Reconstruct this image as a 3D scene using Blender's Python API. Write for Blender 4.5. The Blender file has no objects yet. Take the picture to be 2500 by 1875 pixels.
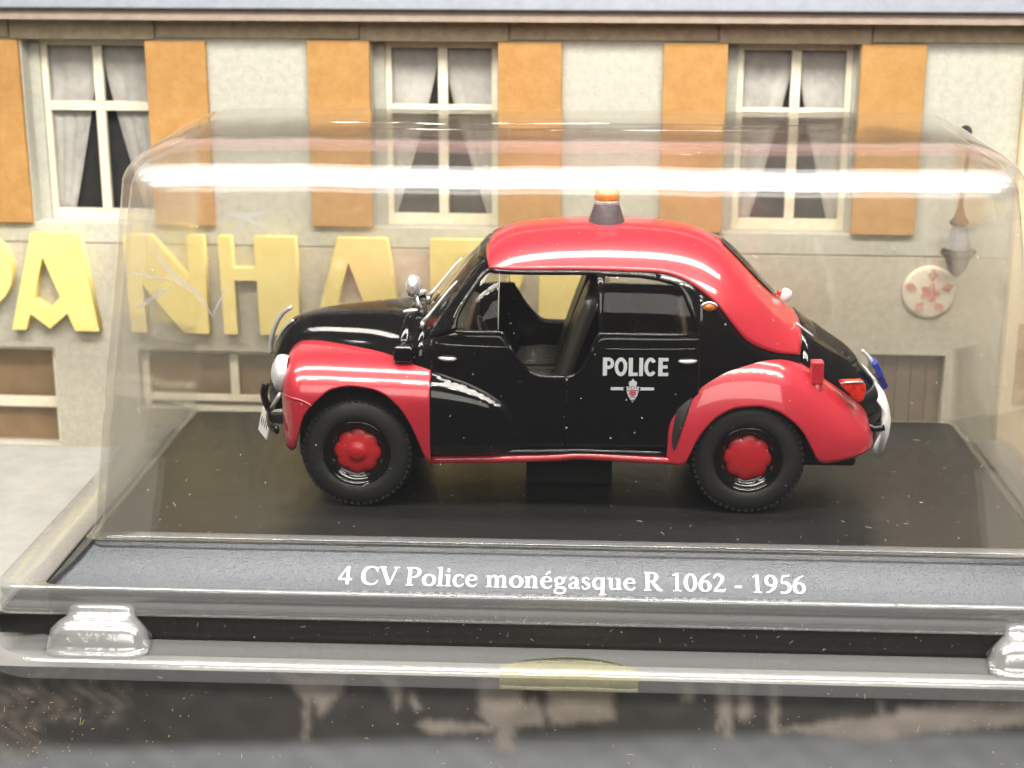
import bpy, bmesh, math, random
import numpy as np
from mathutils import Vector, Matrix
random.seed(7)
rng = np.random.default_rng(11)
sc = bpy.context.scene
COL = sc.collection
# one Blender unit is one centimetre: this is a 1:43 model in its display case
sc.unit_settings.system = 'METRIC'
sc.unit_settings.scale_length = 0.01

# ------------------------------------------------------------------ camera
F_PX, PITCH, YAW, ROLL = 3806.34, 0.2778445, 0.0473134, 0.0021349
CAM = Vector((0.19077, -19.85794, 6.92173))
fw = Vector((-math.sin(YAW) * math.cos(PITCH), math.cos(YAW) * math.cos(PITCH), -math.sin(PITCH)))
rt = Vector((math.cos(YAW), math.sin(YAW), 0))
up = rt.cross(fw)
rt2 = rt * math.cos(ROLL) + up * math.sin(ROLL)
up2 = up * math.cos(ROLL) - rt * math.sin(ROLL)
cd = bpy.data.cameras.new('camera')
cam = bpy.data.objects.new('camera', cd)
COL.objects.link(cam)
cam.matrix_world = Matrix(((rt2.x, up2.x, -fw.x, CAM.x), (rt2.y, up2.y, -fw.y, CAM.y), (rt2.z, up2.z, -fw.z, CAM.z), (0, 0, 0, 1)))
cd.sensor_width = 36.0
cd.lens = F_PX / 2500 * 36.0
cd.clip_start = 0.5
cd.clip_end = 2000
cd.dof.use_dof = True
cd.dof.focus_distance = 18.9
cd.dof.aperture_fstop = 0.40
cd.dof.aperture_blades = 0
sc.camera = cam

# ------------------------------------------------------------------ light of the show cabinet
w = bpy.data.worlds.new('World')
sc.world = w
w.use_nodes = True
bgn = w.node_tree.nodes['Background']
bgn.inputs[0].default_value = (0.93, 0.95, 1.0, 1)
bgn.inputs[1].default_value = 0.05

def area(name, loc, rot, sx, sy, power, col):
    ld = bpy.data.lights.new(name, 'AREA')
    ld.shape = 'RECTANGLE'
    ld.size, ld.size_y = sx, sy
    ld.energy = power
    ld.color = col
    o = bpy.data.objects.new(name, ld)
    o.location = loc
    o.rotation_euler = rot
    COL.objects.link(o)
    return o
LED_Y, LED_Z = -6.2, 14.6
led_rot = (math.radians(22), 0, 0)
for i in range(18):
    area('cabinet_led', (-11.9 + i * 1.4, LED_Y - 1.6, LED_Z - 0.4), led_rot, 0.75, 0.36, 75, (1.0, 0.975, 0.925))
area('cabinet_light_bar', (0, LED_Y, LED_Z), led_rot, 27, 2.0, 3700, (1.0, 0.975, 0.925))
area('cabinet_rear_bar', (0, 1.0, 17.0), (0, 0, 0), 30, 2.6, 4300, (1.0, 0.975, 0.925))

# soft fill lamp added in front to lift the shaded house wall
area('front_fill', (2, -30, 19), (math.radians(57), 0, 0), 34, 14, 5200, (1.0, 0.975, 0.93))

sc.view_settings.view_transform = 'Standard'
sc.view_settings.look = 'None'
sc.view_settings.exposure = 0.54
sc.view_settings.gamma = 1.0
sc.view_settings.use_curve_mapping = False
cy = sc.cycles
cy.max_bounces = 7
cy.transparent_max_bounces = 40
cy.glossy_bounces = 4
cy.diffuse_bounces = 2
cy.transmission_bounces = 8
cy.sample_clamp_indirect = 4.0
cy.use_adaptive_sampling = True
cy.adaptive_threshold = 0.05
cy.caustics_reflective = False
cy.caustics_refractive = False
try:
    cy.use_denoising = True
    cy.denoiser = 'OPENIMAGEDENOISE'
except Exception:
    pass

# ------------------------------------------------------------------ materials
MATS = {}
def mat(name, col, rough=0.5, metal=0.0, coat=0.0, spec=0.5, noise=None, bump=None, alpha=None, coat_rough=0.03):
    """noise = (scale, second colour, detail); bump = (scale, strength, distance)"""
    m = bpy.data.materials.new(name)
    m.use_nodes = True
    nt = m.node_tree
    b = nt.nodes['Principled BSDF']
    b.inputs['Base Color'].default_value = (*col, 1)
    b.inputs['Roughness'].default_value = rough
    b.inputs['Metallic'].default_value = metal
    b.inputs['Coat Weight'].default_value = coat
    b.inputs['Coat Roughness'].default_value = coat_rough
    b.inputs['Specular IOR Level'].default_value = spec
    tc = nt.nodes.new('ShaderNodeTexCoord')
    if noise:
        n = nt.nodes.new('ShaderNodeTexNoise')
        n.inputs['Scale'].default_value = noise[0]
        n.inputs['Detail'].default_value = noise[2]
        n.inputs['Roughness'].default_value = 0.65
        nt.links.new(tc.outputs['Object'], n.inputs['Vector'])
        r = nt.nodes.new('ShaderNodeValToRGB')
        r.color_ramp.elements[0].position = 0.32
        r.color_ramp.elements[1].position = 0.68
        r.color_ramp.elements[0].color = (*col, 1)
        r.color_ramp.elements[1].color = (*noise[1], 1)
        nt.links.new(n.outputs['Fac'], r.inputs['Fac'])
        nt.links.new(r.outputs['Color'], b.inputs['Base Color'])
    if bump:
        n2 = nt.nodes.new('ShaderNodeTexNoise')
        n2.inputs['Scale'].default_value = bump[0]
        n2.inputs['Detail'].default_value = 4
        nt.links.new(tc.outputs['Object'], n2.inputs['Vector'])
        bp = nt.nodes.new('ShaderNodeBump')
        bp.inputs['Strength'].default_value = bump[1]
        bp.inputs['Distance'].default_value = bump[2]
        nt.links.new(n2.outputs['Fac'], bp.inputs['Height'])
        nt.links.new(bp.outputs['Normal'], b.inputs['Normal'])
    if alpha is not None:
        b.inputs['Alpha'].default_value = alpha
    MATS[name] = m
    return m

def clear_plastic(name, tint, haze, f0=0.04, rough=0.02, hazecol=(0.9, 0.88, 0.82), bump=None, soft=None):
    """thin clear sheet: transparent, with Fresnel gloss and a little milky haze"""
    m = bpy.data.materials.new(name)
    m.use_nodes = True
    nt = m.node_tree
    nt.nodes.clear()
    N, L = nt.nodes.new, nt.links.new
    out = N('ShaderNodeOutputMaterial')
    tr = N('ShaderNodeBsdfTransparent'); tr.inputs[0].default_value = (*tint, 1)
    df = N('ShaderNodeBsdfTranslucent'); df.inputs[0].default_value = (*hazecol, 1)
    d2 = N('ShaderNodeBsdfDiffuse'); d2.inputs[0].default_value = (*hazecol, 1)
    md = N('ShaderNodeMixShader'); md.inputs[0].default_value = 0.5
    L(df.outputs[0], md.inputs[1]); L(d2.outputs[0], md.inputs[2])
    gl = N('ShaderNodeBsdfGlossy'); gl.inputs['Color'].default_value = (1, 1, 1, 1); gl.inputs['Roughness'].default_value = rough
    m1 = N('ShaderNodeMixShader'); m1.inputs[0].default_value = haze
    L(tr.outputs[0], m1.inputs[1]); L(md.outputs[0], m1.inputs[2])
    lw = N('ShaderNodeLayerWeight'); lw.inputs['Blend'].default_value = 0.5
    pw = N('ShaderNodeMath'); pw.operation = 'POWER'; pw.inputs[1].default_value = 5.0
    L(lw.outputs['Facing'], pw.inputs[0])
    ma = N('ShaderNodeMath'); ma.operation = 'MULTIPLY_ADD'; ma.inputs[1].default_value = 1 - f0; ma.inputs[2].default_value = f0
    L(pw.outputs[0], ma.inputs[0])
    m2 = N('ShaderNodeMixShader')
    gs = gl
    if soft:      # a second, softer gloss that spreads the glare
        g2 = N('ShaderNodeBsdfGlossy'); g2.inputs['Color'].default_value = (1, 1, 1, 1); g2.inputs['Roughness'].default_value = soft[0]
        gs = N('ShaderNodeMixShader'); gs.inputs[0].default_value = soft[1]
        L(gl.outputs[0], gs.inputs[1]); L(g2.outputs[0], gs.inputs[2])
    L(ma.outputs[0], m2.inputs[0]); L(m1.outputs[0], m2.inputs[1]); L(gs.outputs[0], m2.inputs[2])
    if bump:
        tc = N('ShaderNodeTexCoord')
        nn = N('ShaderNodeTexNoise'); nn.inputs['Scale'].default_value = bump[0]; nn.inputs['Detail'].default_value = 3
        L(tc.outputs['Object'], nn.inputs['Vector'])
        bp = N('ShaderNodeBump'); bp.inputs['Strength'].default_value = bump[1]; bp.inputs['Distance'].default_value = bump[2]
        L(nn.outputs['Fac'], bp.inputs['Height']); L(bp.outputs['Normal'], gl.inputs['Normal'])
    L(m2.outputs[0], out.inputs['Surface'])
    MATS[name] = m
    return m

RED = mat('red_enamel', (0.46, 0.023, 0.040), 0.32, coat=1.0, noise=(6, (0.43, 0.020, 0.035), 4))
BLACK = mat('black_enamel', (0.0035, 0.0035, 0.004), 0.07, spec=0.55)
BLACKM = mat('black_matt', (0.010, 0.010, 0.011), 0.6, noise=(18, (0.016, 0.015, 0.014), 3))
SEATM = mat('seat_black', (0.030, 0.027, 0.024), 0.36, bump=(60, 0.2, 0.01))
RUBBER = mat('tyre_rubber', (0.008, 0.008, 0.009), 0.58, noise=(30, (0.014, 0.014, 0.014), 4), bump=(45, 0.25, 0.01))
REDW = mat('red_wheel', (0.42, 0.013, 0.018), 0.42, coat=0.3)
CHROME = mat('chrome', (0.86, 0.86, 0.87), 0.22, metal=0.72, bump=(14, 0.12, 0.01))
SILVER = mat('silver_paint', (0.74, 0.74, 0.75), 0.32, metal=0.45, bump=(25, 0.25, 0.01))
WHITEP = mat('white_paint', (0.82, 0.82, 0.82), 0.4, noise=(20, (0.74, 0.74, 0.75), 3))
PRINTW = mat('print_white', (0.62, 0.64, 0.67), 0.6, noise=(70, (0.50, 0.52, 0.55), 3))
PRINTR = mat('print_red', (0.55, 0.03, 0.06), 0.6, noise=(60, (0.45, 0.03, 0.05), 2))
PRINTD = mat('print_dark', (0.02, 0.025, 0.06), 0.6, noise=(60, (0.04, 0.04, 0.07), 2))
CAPTION = mat('caption_white', (0.88, 0.88, 0.90), 0.5, noise=(45, (0.78, 0.79, 0.82), 3))
BLUE = mat('blue_plastic', (0.02, 0.045, 0.36), 0.3, noise=(25, (0.02, 0.03, 0.22), 2))
AMBER = mat('amber_plastic', (0.50, 0.15, 0.02), 0.2, coat=0.5, noise=(12, (0.62, 0.24, 0.03), 2))
AMBERL = mat('amber_lens', (0.75, 0.24, 0.02), 0.2, coat=0.8, noise=(10, (0.5, 0.13, 0.01), 2))
REDL = mat('red_lens', (0.45, 0.008, 0.008), 0.1, coat=1.0, noise=(16, (0.75, 0.04, 0.015), 3))
BEACONB = mat('beacon_base', (0.06, 0.045, 0.05), 0.45, noise=(20, (0.10, 0.085, 0.09), 3))
CLEARB = mat('beacon_collar', (0.42, 0.40, 0.40), 0.3, noise=(14, (0.25, 0.24, 0.24), 3))
LENSC = mat('lamp_glass', (0.70, 0.71, 0.72), 0.08, coat=1.0, noise=(12, (0.45, 0.46, 0.48), 2))
GLASS = clear_plastic('window_glass', (0.93, 0.92, 0.90), 0.004, 0.025, 0.05)
COVERM = clear_plastic('cover_plastic', (0.975, 0.97, 0.955), 0.0022, 0.05, 0.045, soft=(0.13, 0.5))
COVERE = clear_plastic('cover_plastic_edge', (0.965, 0.96, 0.945), 0.035, 0.10, 0.06, hazecol=(0.97, 0.97, 0.97), soft=(0.32, 0.75))
COVERV = clear_plastic('cover_plastic_veil', (0.97, 0.965, 0.95), 0.072, 0.06, 0.06, hazecol=(0.95, 0.92, 0.84), soft=(0.15, 0.5))
TRAYM = clear_plastic('tray_plastic', (0.93, 0.93, 0.92), 0.22, 0.10, 0.06, soft=(0.22, 0.5), hazecol=(0.88, 0.88, 0.86), bump=(5.0, 0.4, 0.03))
PANEM = clear_plastic('box_film', (0.95, 0.95, 0.95), 0.012, 0.05, 0.05)
TAPEM = clear_plastic('tape_film', (0.985, 0.975, 0.90), 0.16, 0.06, 0.10, hazecol=(0.96, 0.92, 0.66))
SCRATCH = clear_plastic('scratch_white', (0.9, 0.9, 0.92), 0.30, 0.06, 0.2, hazecol=(0.92, 0.92, 0.95))
BASET = mat('base_plate_black', (0.014, 0.014, 0.015), 0.30, noise=(6, (0.020, 0.020, 0.020), 4), bump=(70, 0.10, 0.008))
BASEB = mat('base_bevel_black', (0.012, 0.013, 0.015), 0.21, metal=0.40, noise=(80, (0.060, 0.065, 0.072), 2), bump=(80, 0.28, 0.012))
BASEW = mat('base_wall_black', (0.010, 0.009, 0.008), 0.4, noise=(12, (0.018, 0.016, 0.014), 4))
WALLM = mat('felt_card_wall', (0.51, 0.495, 0.415), 0.95, noise=(8.5, (0.41, 0.395, 0.325), 8), bump=(20, 0.4, 0.025))
BANDM = mat('felt_card_band', (0.49, 0.45, 0.36), 0.95, noise=(7.5, (0.39, 0.355, 0.28), 8), bump=(18, 0.4, 0.03))
LINT = mat('lintel_card', (0.52, 0.43, 0.29), 0.95, noise=(7.0, (0.38, 0.31, 0.20), 8), bump=(18, 0.4, 0.03))
SHUT = mat('shutter_orange', (0.38, 0.19, 0.050), 0.8, noise=(5.0, (0.46, 0.25, 0.080), 8), bump=(24, 0.3, 0.02))
FRAMEM = mat('cream_wood', (0.80, 0.74, 0.58), 0.6, noise=(9, (0.70, 0.63, 0.47), 5))
LETTER = mat('letter_yellow', (0.80, 0.65, 0.24), 0.65, noise=(3, (0.74, 0.58, 0.18), 7), bump=(22, 0.25, 0.02))
CURT = mat('curtain_grey', (0.70, 0.695, 0.68), 0.95, noise=(3.0, (0.48, 0.475, 0.465), 8))
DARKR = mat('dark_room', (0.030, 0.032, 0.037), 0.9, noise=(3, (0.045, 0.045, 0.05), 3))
ROOFG = mat('gutter_grey', (0.25, 0.265, 0.30), 0.6, noise=(5, (0.21, 0.225, 0.26), 5))
EAVE = mat('eave_brown', (0.28, 0.215, 0.165), 0.8, noise=(5, (0.35, 0.28, 0.22), 5))
ROOFT = mat('roof_rose', (0.32, 0.17, 0.16), 0.8, noise=(5, (0.25, 0.13, 0.12), 5))
BROWN = mat('brown_glass', (0.38, 0.255, 0.14), 0.35, noise=(1.3, (0.24, 0.15, 0.08), 4))
BROWND = mat('brown_door', (0.20, 0.145, 0.10), 0.7, noise=(3, (0.14, 0.10, 0.07), 6))
STREET = mat('street_card', (0.33, 0.315, 0.29), 0.85, noise=(2.2, (0.26, 0.25, 0.228), 8), bump=(15, 0.3, 0.02))
PAVE = mat('pavement_card', (0.42, 0.40, 0.36), 0.85, noise=(4, (0.36, 0.34, 0.30), 6))
LANT = mat('lantern_black', (0.03, 0.025, 0.027), 0.85, spec=0.1, noise=(10, (0.06, 0.05, 0.05), 3))
LANTG = mat('lantern_glass', (0.30, 0.30, 0.33), 0.2, noise=(7, (0.20, 0.19, 0.21), 3))
CREAMP = mat('cream_post', (0.82, 0.66, 0.40), 0.7, noise=(4, (0.76, 0.58, 0.32), 5))
SIGNW = mat('sign_white', (0.66, 0.58, 0.46), 0.7, noise=(6, (0.58, 0.50, 0.40), 4))
SIGNR = mat('sign_red', (0.46, 0.10, 0.08), 0.7, noise=(7, (0.60, 0.42, 0.32), 6))
PRINTBG = mat('photo_print_dark', (0.06, 0.047, 0.036), 0.6, noise=(1.6, (0.11, 0.085, 0.065), 8))
DUSTM = mat('dust_pale', (0.72, 0.70, 0.62), 0.9, noise=(1.0, (0.60, 0.55, 0.38), 2))
DUSTY = mat('dust_yellow', (0.62, 0.46, 0.12), 0.9, noise=(1.0, (0.7, 0.6, 0.3), 2))

# ------------------------------------------------------------------ helpers
def link(name, me, m, parent=None, smooth=False):
    o = bpy.data.objects.new(name, me)
    COL.objects.link(o)
    if m is not None:
        me.materials.clear()
        me.materials.append(m)
    if smooth:
        me.polygons.foreach_set('use_smooth', [True] * len(me.polygons))
    if parent is not None:
        o.parent = parent
    return o
def pyd(name, V, Fc, m, parent=None, smooth=False):
    me = bpy.data.meshes.new(name)
    me.from_pydata([tuple(map(float, v)) for v in V], [], Fc)
    me.update()
    return link(name, me, m, parent, smooth)
def thing(name, label, cat, loc=(0, 0, 0), rotz=0.0, group=None):
    o = bpy.data.objects.new(name, None)
    o.empty_display_size = 0.3
    COL.objects.link(o)
    o.location = loc
    o.rotation_euler = (0, 0, rotz)
    tag(o, label, cat, group)
    return o
def tag(o, label, cat, group=None):
    o['label'] = label
    o['category'] = cat
    if group:
        o['group'] = group
    return o
def structure(o):
    o['kind'] = 'structure'
    return o
def modi(o, solid=None, bevel=None, sub=None, offset=-1.0):
    if solid:
        s = o.modifiers.new('thick', 'SOLIDIFY'); s.thickness = solid; s.offset = offset
    if bevel:
        b = o.modifiers.new('edge', 'BEVEL'); b.width = bevel[0]; b.segments = bevel[1]; b.limit_method = 'ANGLE'; b.angle_limit = math.radians(40)
    if sub:
        s = o.modifiers.new('round', 'SUBSURF'); s.levels = sub; s.render_levels = sub
    return o
def box_vf(x0, x1, y0, y1, z0, z1):
    V = [(x0, y0, z0), (x1, y0, z0), (x1, y1, z0), (x0, y1, z0), (x0, y0, z1), (x1, y0, z1), (x1, y1, z1), (x0, y1, z1)]
    Fc = [(0, 3, 2, 1), (4, 5, 6, 7), (0, 1, 5, 4), (1, 2, 6, 5), (2, 3, 7, 6), (3, 0, 4, 7)]
    return V, Fc
def box(name, x0, x1, y0, y1, z0, z1, m, parent=None, bevel=0.0, seg=2):
    V, Fc = box_vf(x0, x1, y0, y1, z0, z1)
    o = pyd(name, V, Fc, m, parent, smooth=False)
    if bevel:
        modi(o, bevel=(bevel, seg))
    return o
def boxes(name, L, m, parent=None, bevel=0.0):
    V, Fc = [], []
    for b in L:
        v, f = box_vf(*b)
        k = len(V)
        V += v
        Fc += [tuple(i + k for i in q) for q in f]
    o = pyd(name, V, Fc, m, parent)
    if bevel:
        modi(o, bevel=(bevel, 2))
    return o
def catmull(P, n=8, closed=False):
    P = [np.asarray(p, float) for p in P]
    out = []
    N = len(P)
    for i in range(N if closed else N - 1):
        if closed:
            a, b, c, d = P[(i - 1) % N], P[i], P[(i + 1) % N], P[(i + 2) % N]
        else:
            b, c = P[i], P[i + 1]
            a = P[i - 1] if i > 0 else 2 * b - c
            d = P[i + 2] if i + 2 < N else 2 * c - b
        for k in range(n):
            t = k / n
            out.append(0.5 * ((2 * b) + (c - a) * t + (2 * a - 5 * b + 4 * c - d) * t * t + (3 * b - a - 3 * c + d) * t ** 3))
    if not closed:
        out.append(P[-1])
    return np.array(out)
def tube_vf(P, r, seg=8, closed=False, flat=1.0):
    P = np.asarray(P, float)
    n = len(P)
    rad = np.full(n, r) if np.isscalar(r) else np.asarray(r, float)
    V, Fc = [], []
    prev = None
    for i in range(n):
        t = P[(i + 1) % n] - P[i - 1] if closed else (P[min(i + 1, n - 1)] - P[max(i - 1, 0)])
        t = t / (np.linalg.norm(t) + 1e-12)
        if prev is None:
            a = np.array([0, 0, 1.0]) if abs(t[2]) < 0.9 else np.array([0, 1.0, 0])
            prev = np.cross(t, a)
        u = prev - t * (prev @ t)
        u /= np.linalg.norm(u) + 1e-12
        prev = u
        v = np.cross(t, u)
        for k in range(seg):
            a = 2 * math.pi * k / seg
            V.append(P[i] + rad[i] * (math.cos(a) * u * flat + math.sin(a) * v))
    for i in range(n if closed else n - 1):
        j = (i + 1) % n
        for k in range(seg):
            l = (k + 1) % seg
            Fc.append((i * seg + k, i * seg + l, j * seg + l, j * seg + k))
    if not closed:
        Fc.append(tuple(range(seg))[::-1])
        Fc.append(tuple((n - 1) * seg + k for k in range(seg)))
    return V, Fc
def tube(name, P, r, m, parent=None, seg=8, closed=False, flat=1.0):
    V, Fc = tube_vf(P, r, seg, closed, flat)
    return pyd(name, V, Fc, m, parent, True)
def lathe(name, prof, m, parent=None, seg=48, axis='z', mod=None, loc=(0, 0, 0)):
    """prof = [(radius, height)]"""
    V, Fc = [], []
    n = len(prof)
    for k in range(seg):
        a = 2 * math.pi * k / seg
        for (r, h) in prof:
            rr = r * (mod(a, r) if mod else 1.0)
            c, s = rr * math.cos(a), rr * math.sin(a)
            p = (c, s, h) if axis == 'z' else ((c, -h, s) if axis == 'y' else (h, c, s))
            V.append((p[0] + loc[0], p[1] + loc[1], p[2] + loc[2]))
    for k in range(seg):
        l = (k + 1) % seg
        for i in range(n - 1):
            Fc.append((k * n + i, l * n + i, l * n + i + 1, k * n + i + 1))
    o = pyd(name, V, Fc, m, parent, True)
    return o
def grid(name, G, m, parent=None, flip=False, solid=None, extra=None):
    """G[i][j] = 3D point"""
    ni, nj = len(G), len(G[0])
    V = [p for r in G for p in r]
    Fc = []
    for i in range(ni - 1):
        for j in range(nj - 1):
            q = (i * nj + j, (i + 1) * nj + j, (i + 1) * nj + j + 1, i * nj + j + 1)
            Fc.append(q[::-1] if flip else q)
    if extra:
        V, Fc = extra(V, Fc)
    o = pyd(name, V, Fc, m, parent, True)
    if solid:
        modi(o, solid=solid)
    return o
def flat_curve(name, splines, depth, m, parent=None, bevel=0.0):
    """filled outline(s) in the local XY plane, even-odd holes, extruded by depth"""
    cu = bpy.data.curves.new(name, 'CURVE')
    cu.dimensions = '2D'
    cu.fill_mode = 'BOTH'
    cu.extrude = depth / 2
    cu.bevel_depth = bevel
    cu.bevel_resolution = 2
    for pts in splines:
        s = cu.splines.new('POLY')
        s.points.add(len(pts) - 1)
        for p, co in zip(s.points, pts):
            p.co = (float(co[0]), float(co[1]), 0, 1)
        s.use_cyclic_u = True
    tmp = bpy.data.objects.new(name + '_outline', cu)
    COL.objects.link(tmp)
    dg = bpy.context.evaluated_depsgraph_get()
    me = bpy.data.meshes.new_from_object(tmp.evaluated_get(dg))
    bpy.data.objects.remove(tmp)
    bpy.data.curves.remove(cu)
    me.name = name
    return link(name, me, m, parent)
class Pchip:
    def __init__(s, P):
        s.x = np.array([p[0] for p in P], float)
        s.y = np.array([p[1] for p in P], float)
        h = np.diff(s.x); d = np.diff(s.y) / h
        g = np.zeros(len(s.x))
        for i in range(1, len(s.x) - 1):
            if d[i - 1] * d[i] > 0:
                w1, w2 = 2 * h[i] + h[i - 1], h[i] + 2 * h[i - 1]
                g[i] = (w1 + w2) / (w1 / d[i - 1] + w2 / d[i])
        g[0], g[-1] = d[0], d[-1]
        s.g = g
    def __call__(s, x):
        x = min(max(x, s.x[0]), s.x[-1])
        i = int(min(max(np.searchsorted(s.x, x) - 1, 0), len(s.x) - 2))
        h = s.x[i + 1] - s.x[i]
        t = (x - s.x[i]) / h
        return ((1 + 2 * t) * (1 - t) ** 2 * s.y[i] + t * (1 - t) ** 2 * h * s.g[i] + t * t * (3 - 2 * t) * s.y[i + 1] + t * t * (t - 1) * h * s.g[i + 1])

# ================================================================== the toy street behind
# street board and lower box
GZ = -1.3
structure(pyd('street', *[[(-40, -3.45, GZ), (40, -3.45, GZ), (40, 30, GZ), (-40, 30, GZ)], [(0, 1, 2, 3)]], STREET))

FA = -0.029
house = thing('model_house', 'cardboard toy house with orange shutters behind the clear case', 'house', (0, 4.49, GZ), FA)
# facade local axes: x along the wall, y into the house (wall face at y = 0), z up
U0, U1 = -15.0, 6.75
HT = 7.02
wins = [(-8.71, -6.69), (-3.17, -1.17), (2.32, 4.30)]
WZ0, WZ1 = 3.80, 6.70
def wall_with_holes(name, u0, u1, z0, z1, holes, th, m, parent):
    us = sorted({u0, u1, *[h[0] for h in holes], *[h[1] for h in holes]})
    zs = sorted({z0, z1, *[h[2] for h in holes], *[h[3] for h in holes]})
    V, Fc, idx = [], [], {}
    def vid(u, y, z):
        k = (round(u, 4), y, round(z, 4))
        if k not in idx:
            idx[k] = len(V); V.append((u, y, z))
        return idx[k]
    def solid(i, j):
        if i < 0 or j < 0 or i >= len(us) - 1 or j >= len(zs) - 1:
            return False
        c, d = (us[i] + us[i + 1]) / 2, (zs[j] + zs[j + 1]) / 2
        return not any(h[0] < c < h[1] and h[2] < d < h[3] for h in holes)
    for i in range(len(us) - 1):
        for j in range(len(zs) - 1):
            if not solid(i, j):
                continue
            a, b, c, d = us[i], us[i + 1], zs[j], zs[j + 1]
            Fc.append((vid(a, 0, c), vid(b, 0, c), vid(b, 0, d), vid(a, 0, d)))
            Fc.append((vid(a, th, c), vid(a, th, d), vid(b, th, d), vid(b, th, c)))
            if not solid(i - 1, j): Fc.append((vid(a, 0, c), vid(a, 0, d), vid(a, th, d), vid(a, th, c)))
            if not solid(i + 1, j): Fc.append((vid(b, 0, c), vid(b, th, c), vid(b, th, d), vid(b, 0, d)))
            if not solid(i, j - 1): Fc.append((vid(a, 0, c), vid(a, th, c), vid(b, th, c), vid(b, 0, c)))
            if not solid(i, j + 1): Fc.append((vid(a, 0, d), vid(b, 0, d), vid(b, th, d), vid(a, th, d)))
    return pyd(name, V, Fc, m, parent)
lowholes = [(-11.6, -8.55, 0.02, 1.72), (-7.15, -3.9, 0.72, 1.72), (-3.2, 0.2, 0.72, 1.72), (1.0, 4.2, 0.72, 1.72), (4.72, 5.92, 0.10, 1.90)]
wall_with_holes('wall', U0, U1, 3.49, HT, [(a, b, WZ0, WZ1) for a, b in wins], 0.62, WALLM, house)
o = wall_with_holes('sign_band', U0, U1, 0.0, 3.46, lowholes, 0.50, BANDM, house)
o.location = (0, -0.03, 0)
box('string_course', U0, U1, 0.02, 0.5, 3.455, 3.495, EAVE, house)
# far side wall and back of the house
box('side_wall', U1 - 0.3, U1 - 0.004, 0.63, 7, 0, HT, WALLM, house)
# gutter, eave and roof
box('gutter', U0 - 0.3, U1 + 2.5, -0.62, -0.30, 7.20, 7.46, ROOFG, house, 0.03)
box('eave_board', U0 - 0.2, U1 + 2.4, -0.50, 0.62, 7.03, 7.196, EAVE, house)
pyd('roof', [(U0 - .3, -0.60, 7.47), (U1 + 2.5, -0.60, 7.47), (U1 + 2.5, 4.2, 11.2), (U0 - .3, 4.2, 11.2)], [(0, 1, 2, 3)], ROOFT, house)
modi(house.children[-1], solid=0.12)
# frieze pieces below the eave: lintels over the windows, longer strips between them
for a, b in wins:
    box('lintel', a - 0.14, b + 0.14, -0.075, -0.002, 6.715, 7.02, LINT, house, 0.012)
edges = [U0] + [v for a, b in wins for v in (a - 0.17, b + 0.17)] + [U1]
for i in range(0, len(edges), 2):
    box('frieze_strip', edges[i], edges[i + 1], -0.05, -0.002, 6.74, 7.02, LINT, house, 0.012)
# windows of the upper floor
for wi, (a, b) in enumerate(wins):
    fa, fb = a + 0.17, b - 0.05
    fy0, fy1 = 0.36, 0.46
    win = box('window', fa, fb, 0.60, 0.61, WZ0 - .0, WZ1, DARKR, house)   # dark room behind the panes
    win.name = 'window'
    mu = (fa + fb) / 2 + 0.02
    cz = 5.64
    boxes('window_frame', [(fa, fa + .10, fy0, fy1, WZ0, WZ1), (fb - .10, fb, fy0, fy1, WZ0, WZ1),
                           (fa + .10, fb - .10, fy0 + .004, fy1 - .004, WZ1 - .11, WZ1), (fa + .10, fb - .10, fy0 + .004, fy1 - .004, WZ0, WZ0 + .18),
                           (fa + .10, fb - .10, fy0 + .008, fy1 - .008, cz - .075, cz + .075),
                           (mu - .075, mu + .075, fy0 - .01, fy1 - .012, WZ0 + .18, cz - .075), (mu - .075, mu + .075, fy0 - .01, fy1 - .012, cz + .075, WZ1 - .11)], FRAMEM, win, 0.008)
    box('window_reveal', a, fa, 0.30, 0.45, WZ0, WZ1, WALLM, win)
    box('window_reveal', fb, b, 0.30, 0.45, WZ0, WZ1, WALLM, win)
    for (x0, x1) in ((fa + .10, mu - .075), (mu + .075, fb - .10)):
        for (z0, z1) in ((WZ0 + .18, cz - .075), (cz + .075, WZ1 - .11)):
            box('pane', x0 - .01, x1 + .01, 0.405, 0.415, z0 - .01, z1 + .01, GLASS, win)
    # two drawn-back curtains, a dark opening between them widening to the bottom
    op = [0.62, 0.80, 0.66][wi]
    off = [0.0, -0.12, 0.0][wi]
    for sgn in (-1, 1):
        G = []
        n = 22
        for k in range(n):
            t = k / (n - 1)
            row = []
            for j in range(16):
                s = j / 15
                z = WZ1 - 0.05 - s * (WZ1 - WZ0 - 0.1)
                inner = 0.0 + op * max(0.0, (s - 0.06)) ** 1.15 + 0.02
                xo = (fb - mu + 0.0) if sgn > 0 else (mu - fa)
                x = inner + off * sgn * 0.4 + (xo - inner) * t
                row.append((mu + sgn * max(0.0, x), 0.52 + 0.02 * math.sin(t * 22 + wi + sgn) * (0.4 + s), z))
            G.append(row)
        grid('curtain', G, CURT, win, flip=(sgn < 0), solid=0.01)
# shutters
for (a, b, sl, sr) in ((-8.71, -6.69, 1.0, 0.97), (-3.17, -1.17, 0.98, 0.99), (2.32, 4.30, 0.98, 0.98)):
    for (x0, x1) in ((a - sl, a - 0.01), (b + 0.01, b + sr)):
        s = box('shutter', x0, x1, -0.11, -0.004, WZ0 + .02, WZ1 + .012, SHUT, house, 0.012)
        s.rotation_euler = (0, random.uniform(-.004, .004), 0)
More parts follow.
